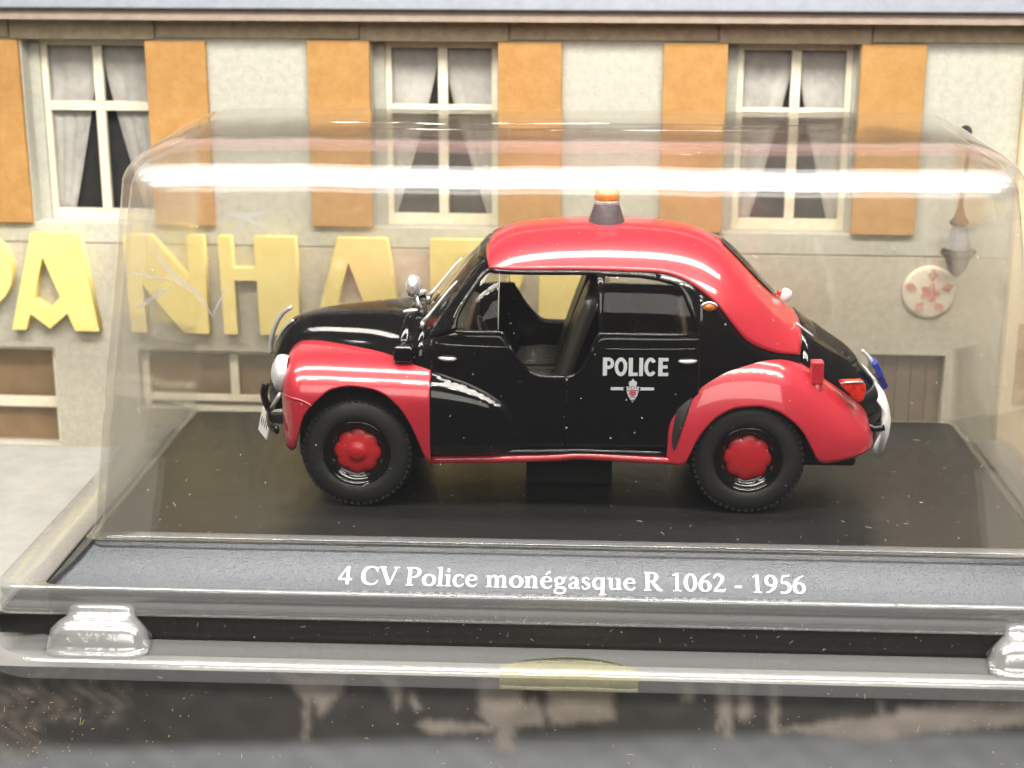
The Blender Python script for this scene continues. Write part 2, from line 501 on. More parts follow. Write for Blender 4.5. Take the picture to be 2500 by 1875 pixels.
# ground floor: glazed shop fronts and the brown door
for (a, b, z0, z1, bars) in ((-11.6, -8.55, 0.02, 1.72, (0.62, 0.80)), (-7.15, -3.9, 0.72, 1.72, (0.80, 0.91)), (-3.2, 0.2, 0.72, 1.72, (0.80, 0.91)), (1.0, 4.2, 0.72, 1.72, (0.80, 0.91))):
    w_ = box('shop_window', a, b, 0.30, 0.32, z0, z1, BROWN, house)
    L = [(a, a + .12, 0.16, 0.26, z0, z1), (b - .12, b, 0.16, 0.26, z0, z1), (a + .12, b - .12, 0.165, 0.255, z1 - .10, z1), (a + .12, b - .12, 0.165, 0.255, bars[0], bars[1])]
    if b > -8:
        mm = (a + b) / 2 - 0.07
        L += [(mm - .07, mm + .07, 0.16, 0.25, bars[1], z1 - .10)]
    boxes('shop_frame', L, FRAMEM, w_, 0.01)
    box('shop_pane', a + .1, b - .1, 0.21, 0.218, z0 + .02, z1 - .05, GLASS, w_)
dr = box('door', 4.72, 5.92, 0.22, 0.28, 0.10, 1.90, BROWND, house)
for k in range(5):
    box('door_board', 4.74 + k * 0.236, 4.74 + k * 0.236 + 0.224, 0.19, 0.219, 0.12, 1.88, BROWND, dr, 0.008)
box('door_step', 4.5, 6.1, -0.55, -0.034, 0.002, 0.10, PAVE, house, 0.02)
# raised sign letters
sign = thing('sign_letters', 'row of raised yellow capital letters on the toy house wall', 'sign', (0, 4.49, GZ), FA)
LZ0, LZ1 = 2.06, 3.66
def letter(pl, label=None):
    o = flat_curve('letter', pl, 0.20, LETTER, sign, bevel=0.0)
    o.rotation_euler = (math.radians(90), 0, 0)
    o.location = (0, -0.13 - 0.005, 0)
    if label:
        o['label'] = label
    return o
def arc(cx, cz, rx, rz, a0, a1, n=20):
    return [(cx + rx * math.cos(math.radians(a0 + (a1 - a0) * k / n)), cz + rz * math.sin(math.radians(a0 + (a1 - a0) * k / n))) for k in range(n + 1)]
def A_at(x):   # the broad-footed capital with a pointed cross bar; x of its left foot
    d = x + 9.16
    q = lambda L: [(a + d, b) for a, b in L]
    return [q([(-9.16, LZ0), (-8.92, LZ0), (-8.83, 2.33), (-8.52, 2.09), (-8.21, 2.35), (-8.10, LZ0), (-7.70, LZ0), (-7.93, LZ1), (-8.72, LZ1)]),
            q([(-8.55, 3.27), (-8.75, 2.60), (-8.51, 2.42), (-8.31, 2.62)])]
letter([[(-10.45, LZ0), (-10.05, LZ0), (-10.05, 2.42)] + arc(-9.62, 3.04, 0.54, 0.62, -90, 90) + [(-10.45, LZ1)],
        [(-10.05, 3.46)] + arc(-9.62, 3.04, 0.31, 0.42, 90, -90) + [(-10.05, 2.62)]])
letter(A_at(-9.16))
letter([[(-7.20, LZ1), (-6.75, LZ1), (-6.16, 2.95), (-6.16, LZ1), (-5.90, LZ1), (-5.87, LZ0), (-6.28, LZ0), (-6.93, 2.85), (-6.90, LZ0), (-7.16, LZ0)]])
letter([[(-5.66, LZ1), (-5.45, LZ1), (-5.44, 3.15), (-5.06, 3.15), (-5.08, LZ1), (-4.41, LZ1), (-4.37, LZ0), (-5.03, LZ0), (-5.05, 2.95), (-5.42, 2.95), (-5.40, LZ0), (-5.62, LZ0)]])
letter(A_at(-4.17))
letter([[(-2.25, LZ0), (-1.58, LZ0), (-1.58, 2.70), (-1.40, 2.70), (-1.05, LZ0), (-0.62, LZ0), (-0.98, 2.72)] + arc(-1.22, 3.17, 0.45, 0.49, -60, 90) + [(-2.25, LZ1)],
        [(-1.58, 3.46)] + arc(-1.22, 3.19, 0.22, 0.27, 90, -90) + [(-1.58, 2.92)]])
letter([[(-0.52, LZ0)] + arc(-0.10, 2.86, 0.72, 0.80, -90, 90) + [(-0.52, LZ1)],
        [(0.13, 3.45)] + arc(0.13, 2.86, 0.25, 0.58, 90, -90)])

# round badge on the wall
bd = thing('round_sign', 'round cream wall sign with worn red emblem on the toy house', 'sign', (0, 4.49, GZ), FA)
bo = lathe('disc', [(0.0, 0.06), (0.36, 0.06), (0.40, 0.05), (0.42, 0.02), (0.42, 0.0)], SIGNW, bd, 48, 'y', loc=(5.58, -0.04, 2.93))
for k in range(5):
    a = math.radians(90 + 72 * k)
    c0 = (5.58 + 0.24 * math.cos(a), 2.93 + 0.24 * math.sin(a))
    P = []
    for (r, t) in ((0.15, 0), (0.09, 60), (0.07, 180), (0.09, 300)):
        P.append((c0[0] + r * math.cos(a + math.radians(t)) + 0.03 * math.cos(9 * k), c0[1] + r * math.sin(a + math.radians(t))))
    o = flat_curve('emblem_mark', [P], 0.012, SIGNR, bd)
    o.rotation_euler = (math.radians(90), 0, 0)
    o.location = (0, -0.108, 0)
ring = [(5.58 + 0.13 * math.cos(t) * (1 + .25 * math.cos(5 * t)), 2.93 + 0.13 * math.sin(t) * (1 + .25 * math.cos(5 * t))) for t in np.linspace(0, 2 * math.pi, 30)[:-1]]
o = flat_curve('emblem_mark', [ring], 0.012, SIGNR, bd)
o.rotation_euler = (math.radians(90), 0, 0); o.location = (0, -0.106, 0)

# wall lantern
ln = thing('wall_lantern', 'small dark wall lantern hanging above the round sign', 'lantern', (0, 4.49, GZ), FA)
lathe('wall_mount', [(0.0, 0.07), (0.06, 0.07), (0.09, 0.03), (0.10, 0.0)], LANT, ln, 20, 'y', loc=(5.95, -0.004, 5.42))
tube('bracket', catmull([(5.95, -0.05, 5.42), (5.95, -0.30, 5.40), (5.93, -0.42, 5.10), (5.88, -0.42, 4.42)], 6), 0.035, LANT, ln)
def quadlathe(name, prof, m, parent, loc, rot=45):
    o = lathe(name, prof, m, parent, 6, 'z', loc=(0, 0, 0))
    o.location = loc
    o.data.polygons.foreach_set('use_smooth', [False] * len(o.data.polygons))
    return o
quadlathe('cap', [(0.0, 0.34), (0.03, 0.33), (0.04, 0.26), (0.08, 0.10), (0.15, 0.0), (0.12, -0.04)], LANT, ln, (5.88, -0.42, 4.10))
quadlathe('lamp_glass', [(0.11, 0.0), (0.20, -0.36), (0.19, -0.38), (0.0, -0.38)], LANTG, ln, (5.89, -0.42, 4.06))
quadlathe('base', [(0.26, 0.0), (0.27, -0.06), (0.20, -0.12), (0.13, -0.32), (0.05, -0.40), (0.0, -0.44)], LANT, ln, (5.90, -0.42, 3.68))
wallbell = box('bulb_socket', 5.90, 6.0, -0.12, -0.004, 5.28, 5.34, WHITEP, ln, 0.015)

# cream post beside the house
post = thing('wall_post', 'cream wooden post beside the right end of the toy house', 'post', (0, 4.49, GZ), FA)
box('shaft', 6.76, 8.1, -0.25, 0.9, 0.0, 7.0, CREAMP, post, 0.03)
box('panel', 6.95, 7.9, -0.285, -0.252, 1.2, 2.5, SHUT, post, 0.012)
box('foot', 6.70, 8.2, -0.36, 0.95, 0.002, 0.30, CREAMP, post, 0.02)

# ================================================================== lower box with the photograph print
lb = thing('printed_box', 'dark glossy box printed with a monochrome photo under the clear case', 'box', (0, 0, 0))
box('box_body', -22, 22, -3.2, 2.0, -9, GZ - .004, BASEW, lb)
# the front of the box leans back: card behind a clear film
SL = math.radians(24)
def slant(x, d, out=0.0):
    """point on the leaning front: d down the slope, out = distance in front of the card"""
    return (x, -3.25 - d * math.sin(SL) - out * math.cos(SL), GZ - 0.03 - d * math.cos(SL) + out * math.sin(SL))
FIG = [
    [(-3.6, -1.9), (-2.70, -1.9), (-2.76, -2.16), (-2.91, -2.30), (-3.04, -2.52), (-3.10, -2.47), (-3.14, -2.26), (-3.31, -2.22)],
    [(-3.25, -2.20), (-3.18, -2.20), (-3.22, -2.83), (-3.28, -2.83)],
    [(-2.34, -1.9), (-2.05, -1.9), (-2.01, -2.19), (-2.10, -2.40), (-2.11, -2.24)],
    [(-1.92, -2.12), (-1.86, -2.18), (-1.78, -2.37), (-1.86, -2.39)],
    [(-1.04, -1.9), (-0.54, -1.9), (-0.52, -2.19), (-0.44, -2.26), (-0.36, -2.19), (-0.25, -2.32), (-0.25, -2.56), (-0.58, -2.59), (-0.63, -2.75), (-0.60, -2.94), (-0.82, -2.95), (-0.84, -2.62), (-0.90, -2.67), (-1.45, -2.71), (-1.72, -2.71), (-1.83, -2.60), (-1.70, -2.53), (-0.94, -2.57), (-1.05, -2.42)],
    [(-0.17, -1.9), (0.60, -1.9), (0.64, -2.46), (-0.12, -2.55), (-0.21, -2.39)],
    [(1.44, -1.9), (1.63, -1.9), (1.61, -2.18), (1.49, -2.17)],
    [(1.87, -1.9), (2.08, -1.9), (2.12, -2.65), (2.03, -2.65), (2.01, -2.45), (1.93, -2.59), (1.94, -2.31)],
    [(2.14, -1.9), (2.30, -1.9), (2.35, -2.35), (2.23, -2.46), (2.19, -2.37)],
    [(2.55, -1.9), (2.66, -1.9), (2.68, -2.59), (2.59, -2.59), (2.58, -2.34)],
    [(2.69, -2.54), (3.42, -2.38), (3.77, -2.35), (3.91, -2.33), (3.90, -2.14), (3.96, -2.14), (3.98, -2.30), (4.13, -2.27), (4.15, -2.18), (7.5, -1.9), (7.5, -2.2), (4.66, -2.51), (3.85, -2.67)]]
BRUSH = [(-9.5, -1.8), (-5.45, -1.8), (-5.48, -2.44), (-5.67, -2.68), (-6.58, -2.71), (-6.69, -2.97), (-6.64, -3.21), (-9.5, -3.3)]
ROAD = [(-12, -3.12), (-7.76, -3.08), (-5.62, -3.05), (-2.45, -2.86), (0.65, -2.7), (3.2, -2.6), (6.2, -2.49), (12, -2.4), (12, -6), (-12, -6)]
def soft_mask(Q, poly, blur):
    P = np.array(poly, float)
    d2 = np.full(len(Q), 1e9)
    inside = np.zeros(len(Q), bool)
    for a, b in zip(P, np.roll(P, -1, axis=0)):
        e = b - a
        t = np.clip(((Q - a) @ e) / (e @ e), 0, 1)
        d2 = np.minimum(d2, ((Q - a - t[:, None] * e) ** 2).sum(1))
        c = (a[1] > Q[:, 1]) != (b[1] > Q[:, 1])
        with np.errstate(divide='ignore', invalid='ignore'):
            xi = a[0] + (Q[:, 1] - a[1]) * e[0] / (e[1] if e[1] else 1e-9)
        inside ^= c & (Q[:, 0] < xi)
    sd = np.where(inside, 1, -1) * np.sqrt(d2)
    t = np.clip(sd / blur * 0.5 + 0.5, 0, 1)
    return t * t * (3 - 2 * t)
CXS, CDS = np.arange(-9.0, 9.01, 0.045), np.r_[np.arange(0, 1.9, 0.04), 2.4, 3.5, 6.0]
CP = np.array([slant(x, d) for d in CDS for x in CXS])
ray_ = CP - np.array(CAM)
Q = np.array(CAM) + ray_ * ((-2.22 - CAM.y) / ray_[:, 1])[:, None]
Q = Q[:, [0, 2]]
wob = 0.5 * np.stack([0.02 * np.sin(23 * Q[:, 1] + 5 * Q[:, 0]) + 0.012 * np.sin(51 * Q[:, 0] + 31 * Q[:, 1]), 0.02 * np.sin(19 * Q[:, 0]) + 0.015 * np.sin(47 * Q[:, 0] - 13 * Q[:, 1])], 1)
Qw = Q + wob
gr = 0.5 + 0.25 * np.sin(9.1 * Qw[:, 0] + 3 * np.sin(4.3 * Qw[:, 1])) + 0.25 * np.sin(13.7 * Qw[:, 1] + 2.2 * np.sin(6.1 * Qw[:, 0]))
colr = np.array([0.024, 0.020, 0.016]) * (0.75 + 0.6 * gr)[:, None]
def lay(mask, c, amp):
    global colr
    tone = np.array(c) * (1 - amp + 2 * amp * gr)[:, None]
    colr = colr * (1 - mask[:, None]) + tone * mask[:, None]
lay(soft_mask(Q, ROAD, 0.14), (0.17, 0.174, 0.178), 0.10)
lay(soft_mask(Qw, BRUSH, 0.09) * (0.55 + 0.45 * np.sin(17 * Qw[:, 0] + 3 * np.sin(11 * Qw[:, 1])) * np.sin(7 * Qw[:, 1] + 9 * Qw[:, 0])), (0.11, 0.092, 0.075), 0.4)
for f_ in FIG:
    lay(soft_mask(Qw, f_, 0.07), (0.25, 0.21, 0.175), 0.15)
nx_, nd_ = len(CXS), len(CDS)
card = pyd('photo_card', CP, [(r * nx_ + c, (r + 1) * nx_ + c, (r + 1) * nx_ + c + 1, r * nx_ + c + 1) for r in range(nd_ - 1) for c in range(nx_ - 1)], PRINTBG, lb)
ca = card.data.color_attributes.new('print', 'FLOAT_COLOR', 'POINT')
ca.data.foreach_set('color', np.c_[np.clip(colr, 0, 1), np.ones(len(colr))].ravel().astype(np.float32))
ntp = PRINTBG.node_tree
at_ = ntp.nodes.new('ShaderNodeVertexColor'); at_.layer_name = 'print'
ntp.links.new(at_.outputs['Color'], ntp.nodes['Principled BSDF'].inputs['Base Color'])
card['label'] = 'monochrome street photograph print'
pyd('card_margin', [slant(-22, 6, -.01), slant(22, 6, -.01), slant(22, 0, -.01), slant(-22, 0, -.01)], [(0, 1, 2, 3)], BASEW, lb)
pyd('front_film', [slant(-22, 6, .22), slant(22, 6, .22), slant(22, .1, .22), slant(-22, .1, .22)], [(0, 1, 2, 3)], PANEM, lb)
modi(lb.children[-1], solid=0.03)
# ================================================================== display base
def rr(hx, hy, r, z, seg=8, sub=1):
    """rounded rectangle ring, counter-clockwise"""
    P = []
    for (sx, sy, a0) in ((1, -1, -90), (1, 1, 0), (-1, 1, 90), (-1, -1, 180)):
        for k in range(seg + 1):
            a = math.radians(a0 + 90 * k / seg)
            P.append((sx * (hx - r) + r * math.cos(a), sy * (hy - r) + r * math.sin(a), z))
    return P
def rings(name, R, m, parent, cap0=False, cap1=False, smooth=True, flip=False):
    n = len(R[0])
    V = [p for r in R for p in r]
    Fc = []
    for i in range(len(R) - 1):
        for k in range(n):
            l = (k + 1) % n
            q = (i * n + k, i * n + l, (i + 1) * n + l, (i + 1) * n + k)
            Fc.append(q[::-1] if flip else q)
    if cap0: Fc.append(tuple(range(n))[::-1])
    if cap1: Fc.append(tuple((len(R) - 1) * n + k for k in range(n)))
    return pyd(name, V, Fc, m, parent, smooth)
base = thing('display_plinth', 'black plastic display plinth with white caption on its sloped front edge', 'plinth', (0, 0, 0))
rings('plate', [rr(5.68, 2.64, 0.10, -0.03), rr(5.66, 2.62, 0.09, 0.0)], BASET, base, cap1=True, smooth=False)
BEV = [(0.0, -0.031), (0.10, -0.14), (0.21, -0.25), (0.33, -0.35), (0.458, -0.445)]
rings('bevel', [rr(5.682 + d, 2.642 + d, 0.10 + d * 0.1, z) for d, z in BEV[::-1]], BASEB, base, smooth=True)
rings('wall', [rr(6.14, 3.10, 0.14, -1.28), rr(6.14, 3.10, 0.14, -0.431)], BASEW, base, cap0=True, smooth=False)

box('flange_shade', -6.72, -6.0, -3.097, 3.097, -1.05, -0.79, BASEW, base, 0.02)  # black strips put in for the shade under the end flanges
box('flange_shade', 6.0, 6.72, -3.097, 3.097, -1.05, -0.79, BASEW, base, 0.02)
# ---- serif lettering drawn as pen strokes: (x, height, pen width) in em
ST, TH = 0.108, 0.045
def ringstroke(cx, cz, rx, rz, wside, wtop, n=28):
    return [(cx + rx * math.cos(t), cz + rz * math.sin(t), wtop + (wside - wtop) * abs(math.cos(t)) ** 1.3) for t in np.linspace(0, 2 * math.pi, n + 1)]
def ser(x0, x1, z): return [(x0, z, .036), (x1, z, .036)]
def stem(x, z0, z1, w=ST): return [(x, z0, w), (x, z1, w)]
E_BODY = [[(.08, .235, .035), (.36, .255, .035)], [(.365, .25, .075), (.345, .35, .075), (.245, .415, .045), (.13, .365, .085), (.075, .22, .105), (.13, .07, .085), (.25, .015, .06), (.335, .045, .045), (.40, .11, .028)]]
ARCH = lambda x: [(x + .03, .33, .03), (x + .12, .405, .055), (x + .21, .385, .09), (x + .245, .29, ST), (x + .245, .0, ST)]
GL = {
 '4': (.50, [[(.31, .63, .06), (.04, .20, .05)], [(.03, .185, .065), (.47, .185, .065)], stem(.33, 0, .64, .10)]),
 'C': (.64, [[(.56, .50, .04), (.51, .60, .05), (.36, .64, .06), (.17, .55, .11), (.10, .325, .135), (.17, .10, .11), (.36, .015, .06), (.52, .06, .05), (.59, .17, .03)], [(.565, .645, .03), (.565, .46, .03)]]),
 'V': (.64, [[(.10, .64, .125), (.335, .02, .11)], [(.56, .64, .045), (.345, .02, .05)], ser(.0, .21, .64), ser(.46, .66, .64)]),
 'P': (.53, [stem(.13, 0, .65, .115), ser(.02, .25, .018), ser(.02, .18, .635), [(.13, .632, .04), (.29, .632, .05), (.42, .57, .10), (.44, .47, .12), (.39, .36, .09), (.28, .305, .045), (.16, .31, .035)]]),
 'o': (.48, [ringstroke(.24, .215, .172, .192, .115, .046)]),
 'l': (.26, [stem(.135, 0, .68), ser(.03, .24, .018), [(.03, .655, .03), (.13, .672, .03)]]),
 'i': (.26, [stem(.135, 0, .42), ser(.03, .24, .018), [(.03, .395, .03), (.13, .412, .03)], [(.10, .575, .12), (.17, .575, .12)]]),
 'c': (.42, [[(.37, .34, .075), (.30, .405, .06), (.225, .415, .05), (.12, .36, .09), (.075, .21, .11), (.12, .07, .09), (.22, .015, .06), (.32, .04, .045), (.39, .11, .026)]]),
 'e': (.44, E_BODY),
 '\u00e9': (.44, E_BODY + [[(.19, .49, .03), (.33, .61, .085)]]),
 'n': (.53, [stem(.13, 0, .41), ser(.03, .23, .018), [(.03, .385, .03), (.12, .405, .03)], ARCH(.13), ser(.29, .475, .018)]),
 'm': (.78, [stem(.13, 0, .41), ser(.03, .23, .018), [(.03, .385, .03), (.12, .405, .03)], ARCH(.13), ser(.29, .465, .018), ARCH(.375), ser(.535, .72, .018)]),
 'g': (.46, [ringstroke(.205, .285, .125, .115, .09, .04), [(.30, .365, .035), (.36, .395, .05), (.42, .395, .06)], [(.13, .175, .045), (.085, .11, .06), (.15, .06, .075), (.29, .045, .09), (.385, -.02, .085), (.36, -.13, .06), (.22, -.18, .045), (.08, -.145, .06), (.06, -.065, .055), (.14, .03, .035)]]),
 'a': (.43, [[(.085, .32, .075), (.125, .385, .06), (.20, .412, .05), (.285, .37, .09), (.305, .28, ST), (.305, .09, ST), (.34, .03, .06), (.41, .045, .03)], [(.30, .25, .035), (.17, .20, .06), (.09, .12, .095), (.12, .04, .085), (.20, .025, .05), (.29, .09, .035)]]),
 's': (.36, [[(.28, .33, .03), (.245, .39, .04), (.18, .412, .05), (.095, .365, .075), (.10, .29, .085), (.18, .225, .10), (.27, .155, .09), (.275, .07, .075), (.20, .018, .05), (.11, .02, .045), (.06, .11, .035)]]),
 'q': (.51, [[(.35, .35, .035), (.25, .405, .05), (.13, .355, .09), (.08, .21, .11), (.13, .07, .09), (.22, .02, .06), (.35, .08, .035)], stem(.365, -.19, .42), ser(.255, .48, -.185)]),
 'u': (.52, [[(.125, .41, ST), (.125, .14, ST), (.15, .05, .085), (.21, .018, .06), (.34, .07, .035)], stem(.375, 0, .41), ser(.03, .12, .40), ser(.28, .37, .40), [(.375, .02, .035), (.48, .028, .03)]]),
 'R': (.62, [stem(.13, 0, .65, .115), ser(.02, .25, .018), ser(.02, .18, .635), [(.13, .632, .04), (.28, .632, .05), (.40, .575, .10), (.415, .48, .12), (.37, .375, .09), (.27, .33, .045), (.16, .33, .035)], [(.26, .335, .06), (.38, .19, .115), (.50, .04, .10), (.61, .012, .04)]]),
 '1': (.44, [stem(.235, 0, .64, .105), ser(.11, .37, .018), [(.09, .555, .035), (.22, .63, .05)]]),
 '0': (.47, [ringstroke(.235, .32, .155, .295, .12, .05)]),
 '6': (.47, [[(.40, .63, .03), (.27, .58, .06), (.14, .44, .10), (.09, .26, .12), (.11, .12, .11), (.17, .04, .08)], ringstroke(.235, .20, .15, .175, .11, .05)]),
 '9': (.47, [[(.07, .01, .03), (.20, .06, .06), (.33, .20, .10), (.38, .38, .12), (.36, .52, .11), (.30, .60, .08)], ringstroke(.235, .44, .15, .175, .11, .05)]),
 '5': (.44, [[(.38, .645, .055), (.15, .60, .06)], [(.15, .60, .05), (.115, .375, .05)], [(.115, .36, .05), (.25, .375, .09), (.37, .26, .12), (.33, .09, .10), (.19, .02, .06), (.07, .035, .07)]]),
 '2': (.46, [[(.06, .49, .05), (.11, .585, .07), (.21, .62, .075), (.33, .53, .11), (.31, .40, .10), (.19, .21, .065), (.06, .05, .045)], [(.05, .04, .085), (.38, .04, .085)], [(.38, .04, .06), (.43, .13, .025)]]),
 '-': (.30, [[(.04, .20, .07), (.26, .20, .07)]]),
 ' ': (.235, []),
}
def write_caption(text, x0, x1, name, m, parent, place, em_scale):
    root = bpy.data.objects.new(name, None); COL.objects.link(root); root.parent = parent
    total = sum(GL[c][0] for c in text)
    sx = (x1 - x0) / total
    pen = 0.0
    layer = 0
    for c in text:
        adv, strokes = GL[c]
        V, Fc = [], []
        for s in strokes:
            layer = (layer + 1) % 7
            S = np.array(s, float)
            S = catmull(S, 5) if len(S) > 2 else S
            L, R = [], []
            for i in range(len(S)):
                a, b = S[max(i - 1, 0)][:2], S[min(i + 1, len(S) - 1)][:2]
                t = b - a
                t = t / (np.linalg.norm(t) + 1e-9)
                nrm = np.array([-t[1], t[0]]) * abs(S[i][2]) / 2
                L.append(S[i][:2] + nrm)
                R.append(S[i][:2] - nrm)
            k = len(V)
            for a, b in zip(L, R):
                V.append(place(x0 + (pen + a[0]) * sx, a[1] * em_scale, layer))
                V.append(place(x0 + (pen + b[0]) * sx, b[1] * em_scale, layer))
            for i in range(len(L) - 1):
                Fc.append((k + 2 * i, k + 2 * i + 1, k + 2 * i + 3, k + 2 * i + 2))
        pen += adv
        if not V:
            continue
        o = pyd('caption_letter', V, Fc, m, root)
        bm = bmesh.new(); bm.from_mesh(o.data)
        for f in bm.faces:
            f.normal_update()
            if f.normal.y > 0 or (abs(f.normal.y) < 1e-6 and f.normal.z < 0):
                f.normal_flip()
        bm.to_mesh(o.data); bm.free()
    return root
BP = np.array([(-2.642 - d, z) for d, z in BEV])
BS = np.r_[0, np.cumsum(np.linalg.norm(np.diff(BP, axis=0), axis=1))]
def on_bevel(x, h, layer):
    d = 0.80 * BS[-1] - h
    i = int(min(max(np.searchsorted(BS, d) - 1, 0), len(BS) - 2))
    t = (d - BS[i]) / (BS[i + 1] - BS[i])
    p = BP[i] + (BP[i + 1] - BP[i]) * t
    e = (BP[i + 1] - BP[i]) / (BS[i + 1] - BS[i])
    nn = np.array([e[1], -e[0]])
    p = p + nn * (0.006 + 0.0005 * layer) * np.sign(nn[1])
    return (x, p[0], p[1])
cap = write_caption('4 CV Police mon\u00e9gasque R 1062 - 1956', -2.66, 2.82, 'caption', CAPTION, base, on_bevel, 0.365)
cap['label'] = 'white serif caption line printed on the sloped edge'

# ================================================================== clear tray under the base
tray = thing('clear_tray', 'clear plastic tray rim with clips around the black display base', 'tray', (0, 0, 0))
# the upper flange is wider at the two ends than in front
rings('upper_rim', [rr(6.14 + dx, 3.10 + d, 0.16 + d, z, 10) for dx, d, z in ((0.012, 0.012, -0.40), (0.30, 0.03, -0.41), (0.57, 0.05, -0.41), (0.61, 0.07, -0.44), (0.615, 0.075, -0.52), (0.60, 0.055, -0.555), (0.605, 0.06, -0.60), (0.625, 0.085, -0.64), (0.63, 0.09, -0.70), (0.615, 0.075, -0.755), (0.56, 0.015, -0.765))], TRAYM, tray, flip=True)
prof = [(0.05, -1.06), (0.10, -1.045), (0.16, -1.06), (0.40, -1.10), (0.52, -1.075), (0.60, -1.075), (0.645, -1.12), (0.655, -1.20), (0.655, -1.295)]
rings('rim', [rr(6.14 + d * 1.15, 3.10 + d, 0.16 + d, z, 10) for d, z in prof], TRAYM, tray, flip=True)
modi(tray.children[-1], solid=0.05)
def clip(xc):
    G = []
    pr = [(-3.195, -0.62), (-3.225, -0.66), (-3.27, -0.72), (-3.36, -0.755), (-3.47, -0.785), (-3.53, -0.86), (-3.56, -0.97), (-3.60, -1.05), (-3.66, -1.07)]
    n = 15
    for k in range(n):
        t = -1 + 2 * k / (n - 1)
        row = []
        for i, (y, z) in enumerate(pr):
            wid = [0.36, 0.38, 0.44, 0.55, 0.575, 0.58, 0.58, 0.585, 0.60][i]
            e = abs(t) ** 8
            # the sides fall away to the wall and the rim
            yy = y + e * (0.16 if i > 1 else 0.02)
            zz = z - e * [0.03, 0.10, 0.20, 0.24, 0.22, 0.16, 0.08, 0.03, 0.01][i]
            row.append((xc + wid * np.sign(t) * abs(t) ** 0.8, yy, zz))
        G.append(row)
    o = grid('clip', G, TRAYM, tray, solid=0.04)
    return o
for xc in (-5.43, 5.46):
    clip(xc)

# ================================================================== clear cover
cover = thing('display_cover', 'clear plastic dome cover over the red and black police car', 'cover', (0, 0, 0))
def shell_rings(off):
    R = []
    R.append(rr(5.76 - off, 2.72 - off, 0.20, 0.004, 10))
    R.append(rr(5.715 - off, 2.675 - off, 0.22, 0.03, 10))
    R.append(rr(5.69 - off, 2.65 - off, 0.26, 0.10, 10))
    for z in (1.0, 2.0, 3.0, 3.9):
        R.append(rr(5.70 - 0.105 * z - off, 2.66 - 0.105 * z - off, 0.26 + 0.05 * z, z, 10))
    zc, rb_ = 4.255, 0.42                    # the top edge is rounded: gently in front, tighter behind
    hx, hy = 5.70 - 0.105 * zc, 2.66 - 0.105 * zc
    def top_ring(c, z, rad):
        f, b = 1.15 * c, 0.55 * c
        P = rr(hx - 0.5 * c - off, (2 * hy - f - b) / 2 - off, rad, z, 10)
        return [(x, y + (f - b) / 2, z_) for x, y, z_ in P]
    for k in range(0, 23):
        a = math.radians(4 + 84 * k / 22)
        R.append(top_ring(1 - math.cos(a), zc + rb_ * math.sin(a) - off, 0.46 - 0.12 * k / 22))
    last = R[-1]
    yc = sum(p[1] for p in last) / len(last)
    for t in np.linspace(0.1, 0.98, 10):
        R.append([(x * (1 - 0.3 * t), yc + (y - yc) * (1 - t), z) for x, y, z in last])
    def sag(p):
        x, y, z = p
        if z < 3.7: return p
        d = 1.8 - max(-1.8, min(1.8, y))
        return (x, y, z - min(1.0, (z - 3.7) / 0.4) * (0.012 * d + 0.004 * d * d))
    def densify(r):
        out = []
        for c in range(4):
            seg_ = r[c * 11:(c + 1) * 11]
            nxt = r[((c + 1) * 11) % 44]
            out += seg_
            k = 12 if c % 2 == 0 else 44
            a, b = np.array(seg_[-1]), np.array(nxt)
            out += [tuple(a + (b - a) * i / (k + 1)) for i in range(1, k + 1)]
        return out
    def warp(p):
        x, y, z = p       # the blow-moulded walls are never quite flat
        q = min(1.0, max(0.0, (z - 0.3) / 0.8))
        dz = 0.007 * math.sin(1.7 * x + 0.6) + 0.004 * math.sin(4.9 * x + 1.3 * y) + 0.0025 * math.sin(11.3 * x)
        dy = 0.006 * math.sin(2.3 * x + 0.9 * z) + 0.003 * math.sin(6.7 * x + 2.0 * z)
        return (x + 0.004 * math.sin(3.1 * y + z) * q, y + dy * q, z + dz * q)
    return [[warp(sag(p)) for p in densify(r)] for r in R]
Ro, Ri = shell_rings(0.0), shell_rings(0.075)
n = len(Ro[0])
V, Fc = [], []
for R, fl in ((Ro, False), (Ri, True)):
    k0 = len(V)
    for r in R: V += r
    for i in range(len(R) - 1):
        for k in range(n):
            l = (k + 1) % n
            q = (k0 + i * n + k, k0 + i * n + l, k0 + (i + 1) * n + l, k0 + (i + 1) * n + k)
            Fc.append(q[::-1] if fl else q)
    cp = tuple(k0 + (len(R) - 1) * n + k for k in range(n))
    Fc.append(cp[::-1] if fl else cp)
ki = len(Ro) * n
for k in range(n):
    l = (k + 1) % n
    Fc.append((l, k, ki + k, ki + l))
shell = pyd('shell', V, Fc, COVERM, cover, True)
shell.data.materials.append(COVERV)          # pale haze put into the back and end walls to veil the house
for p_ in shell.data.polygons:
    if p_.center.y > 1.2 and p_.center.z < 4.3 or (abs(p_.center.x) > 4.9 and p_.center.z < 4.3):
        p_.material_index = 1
shell.data.materials.append(COVERE)          # the rounded shoulder gets extra white haze and rough gloss to widen the glare
for p_ in shell.data.polygons:
    el_ = math.degrees(math.asin(max(-1, min(1, abs(p_.normal.z)))))
    if 10 < el_ < 66 and p_.center.z > 3.6:
        p_.material_index = 2
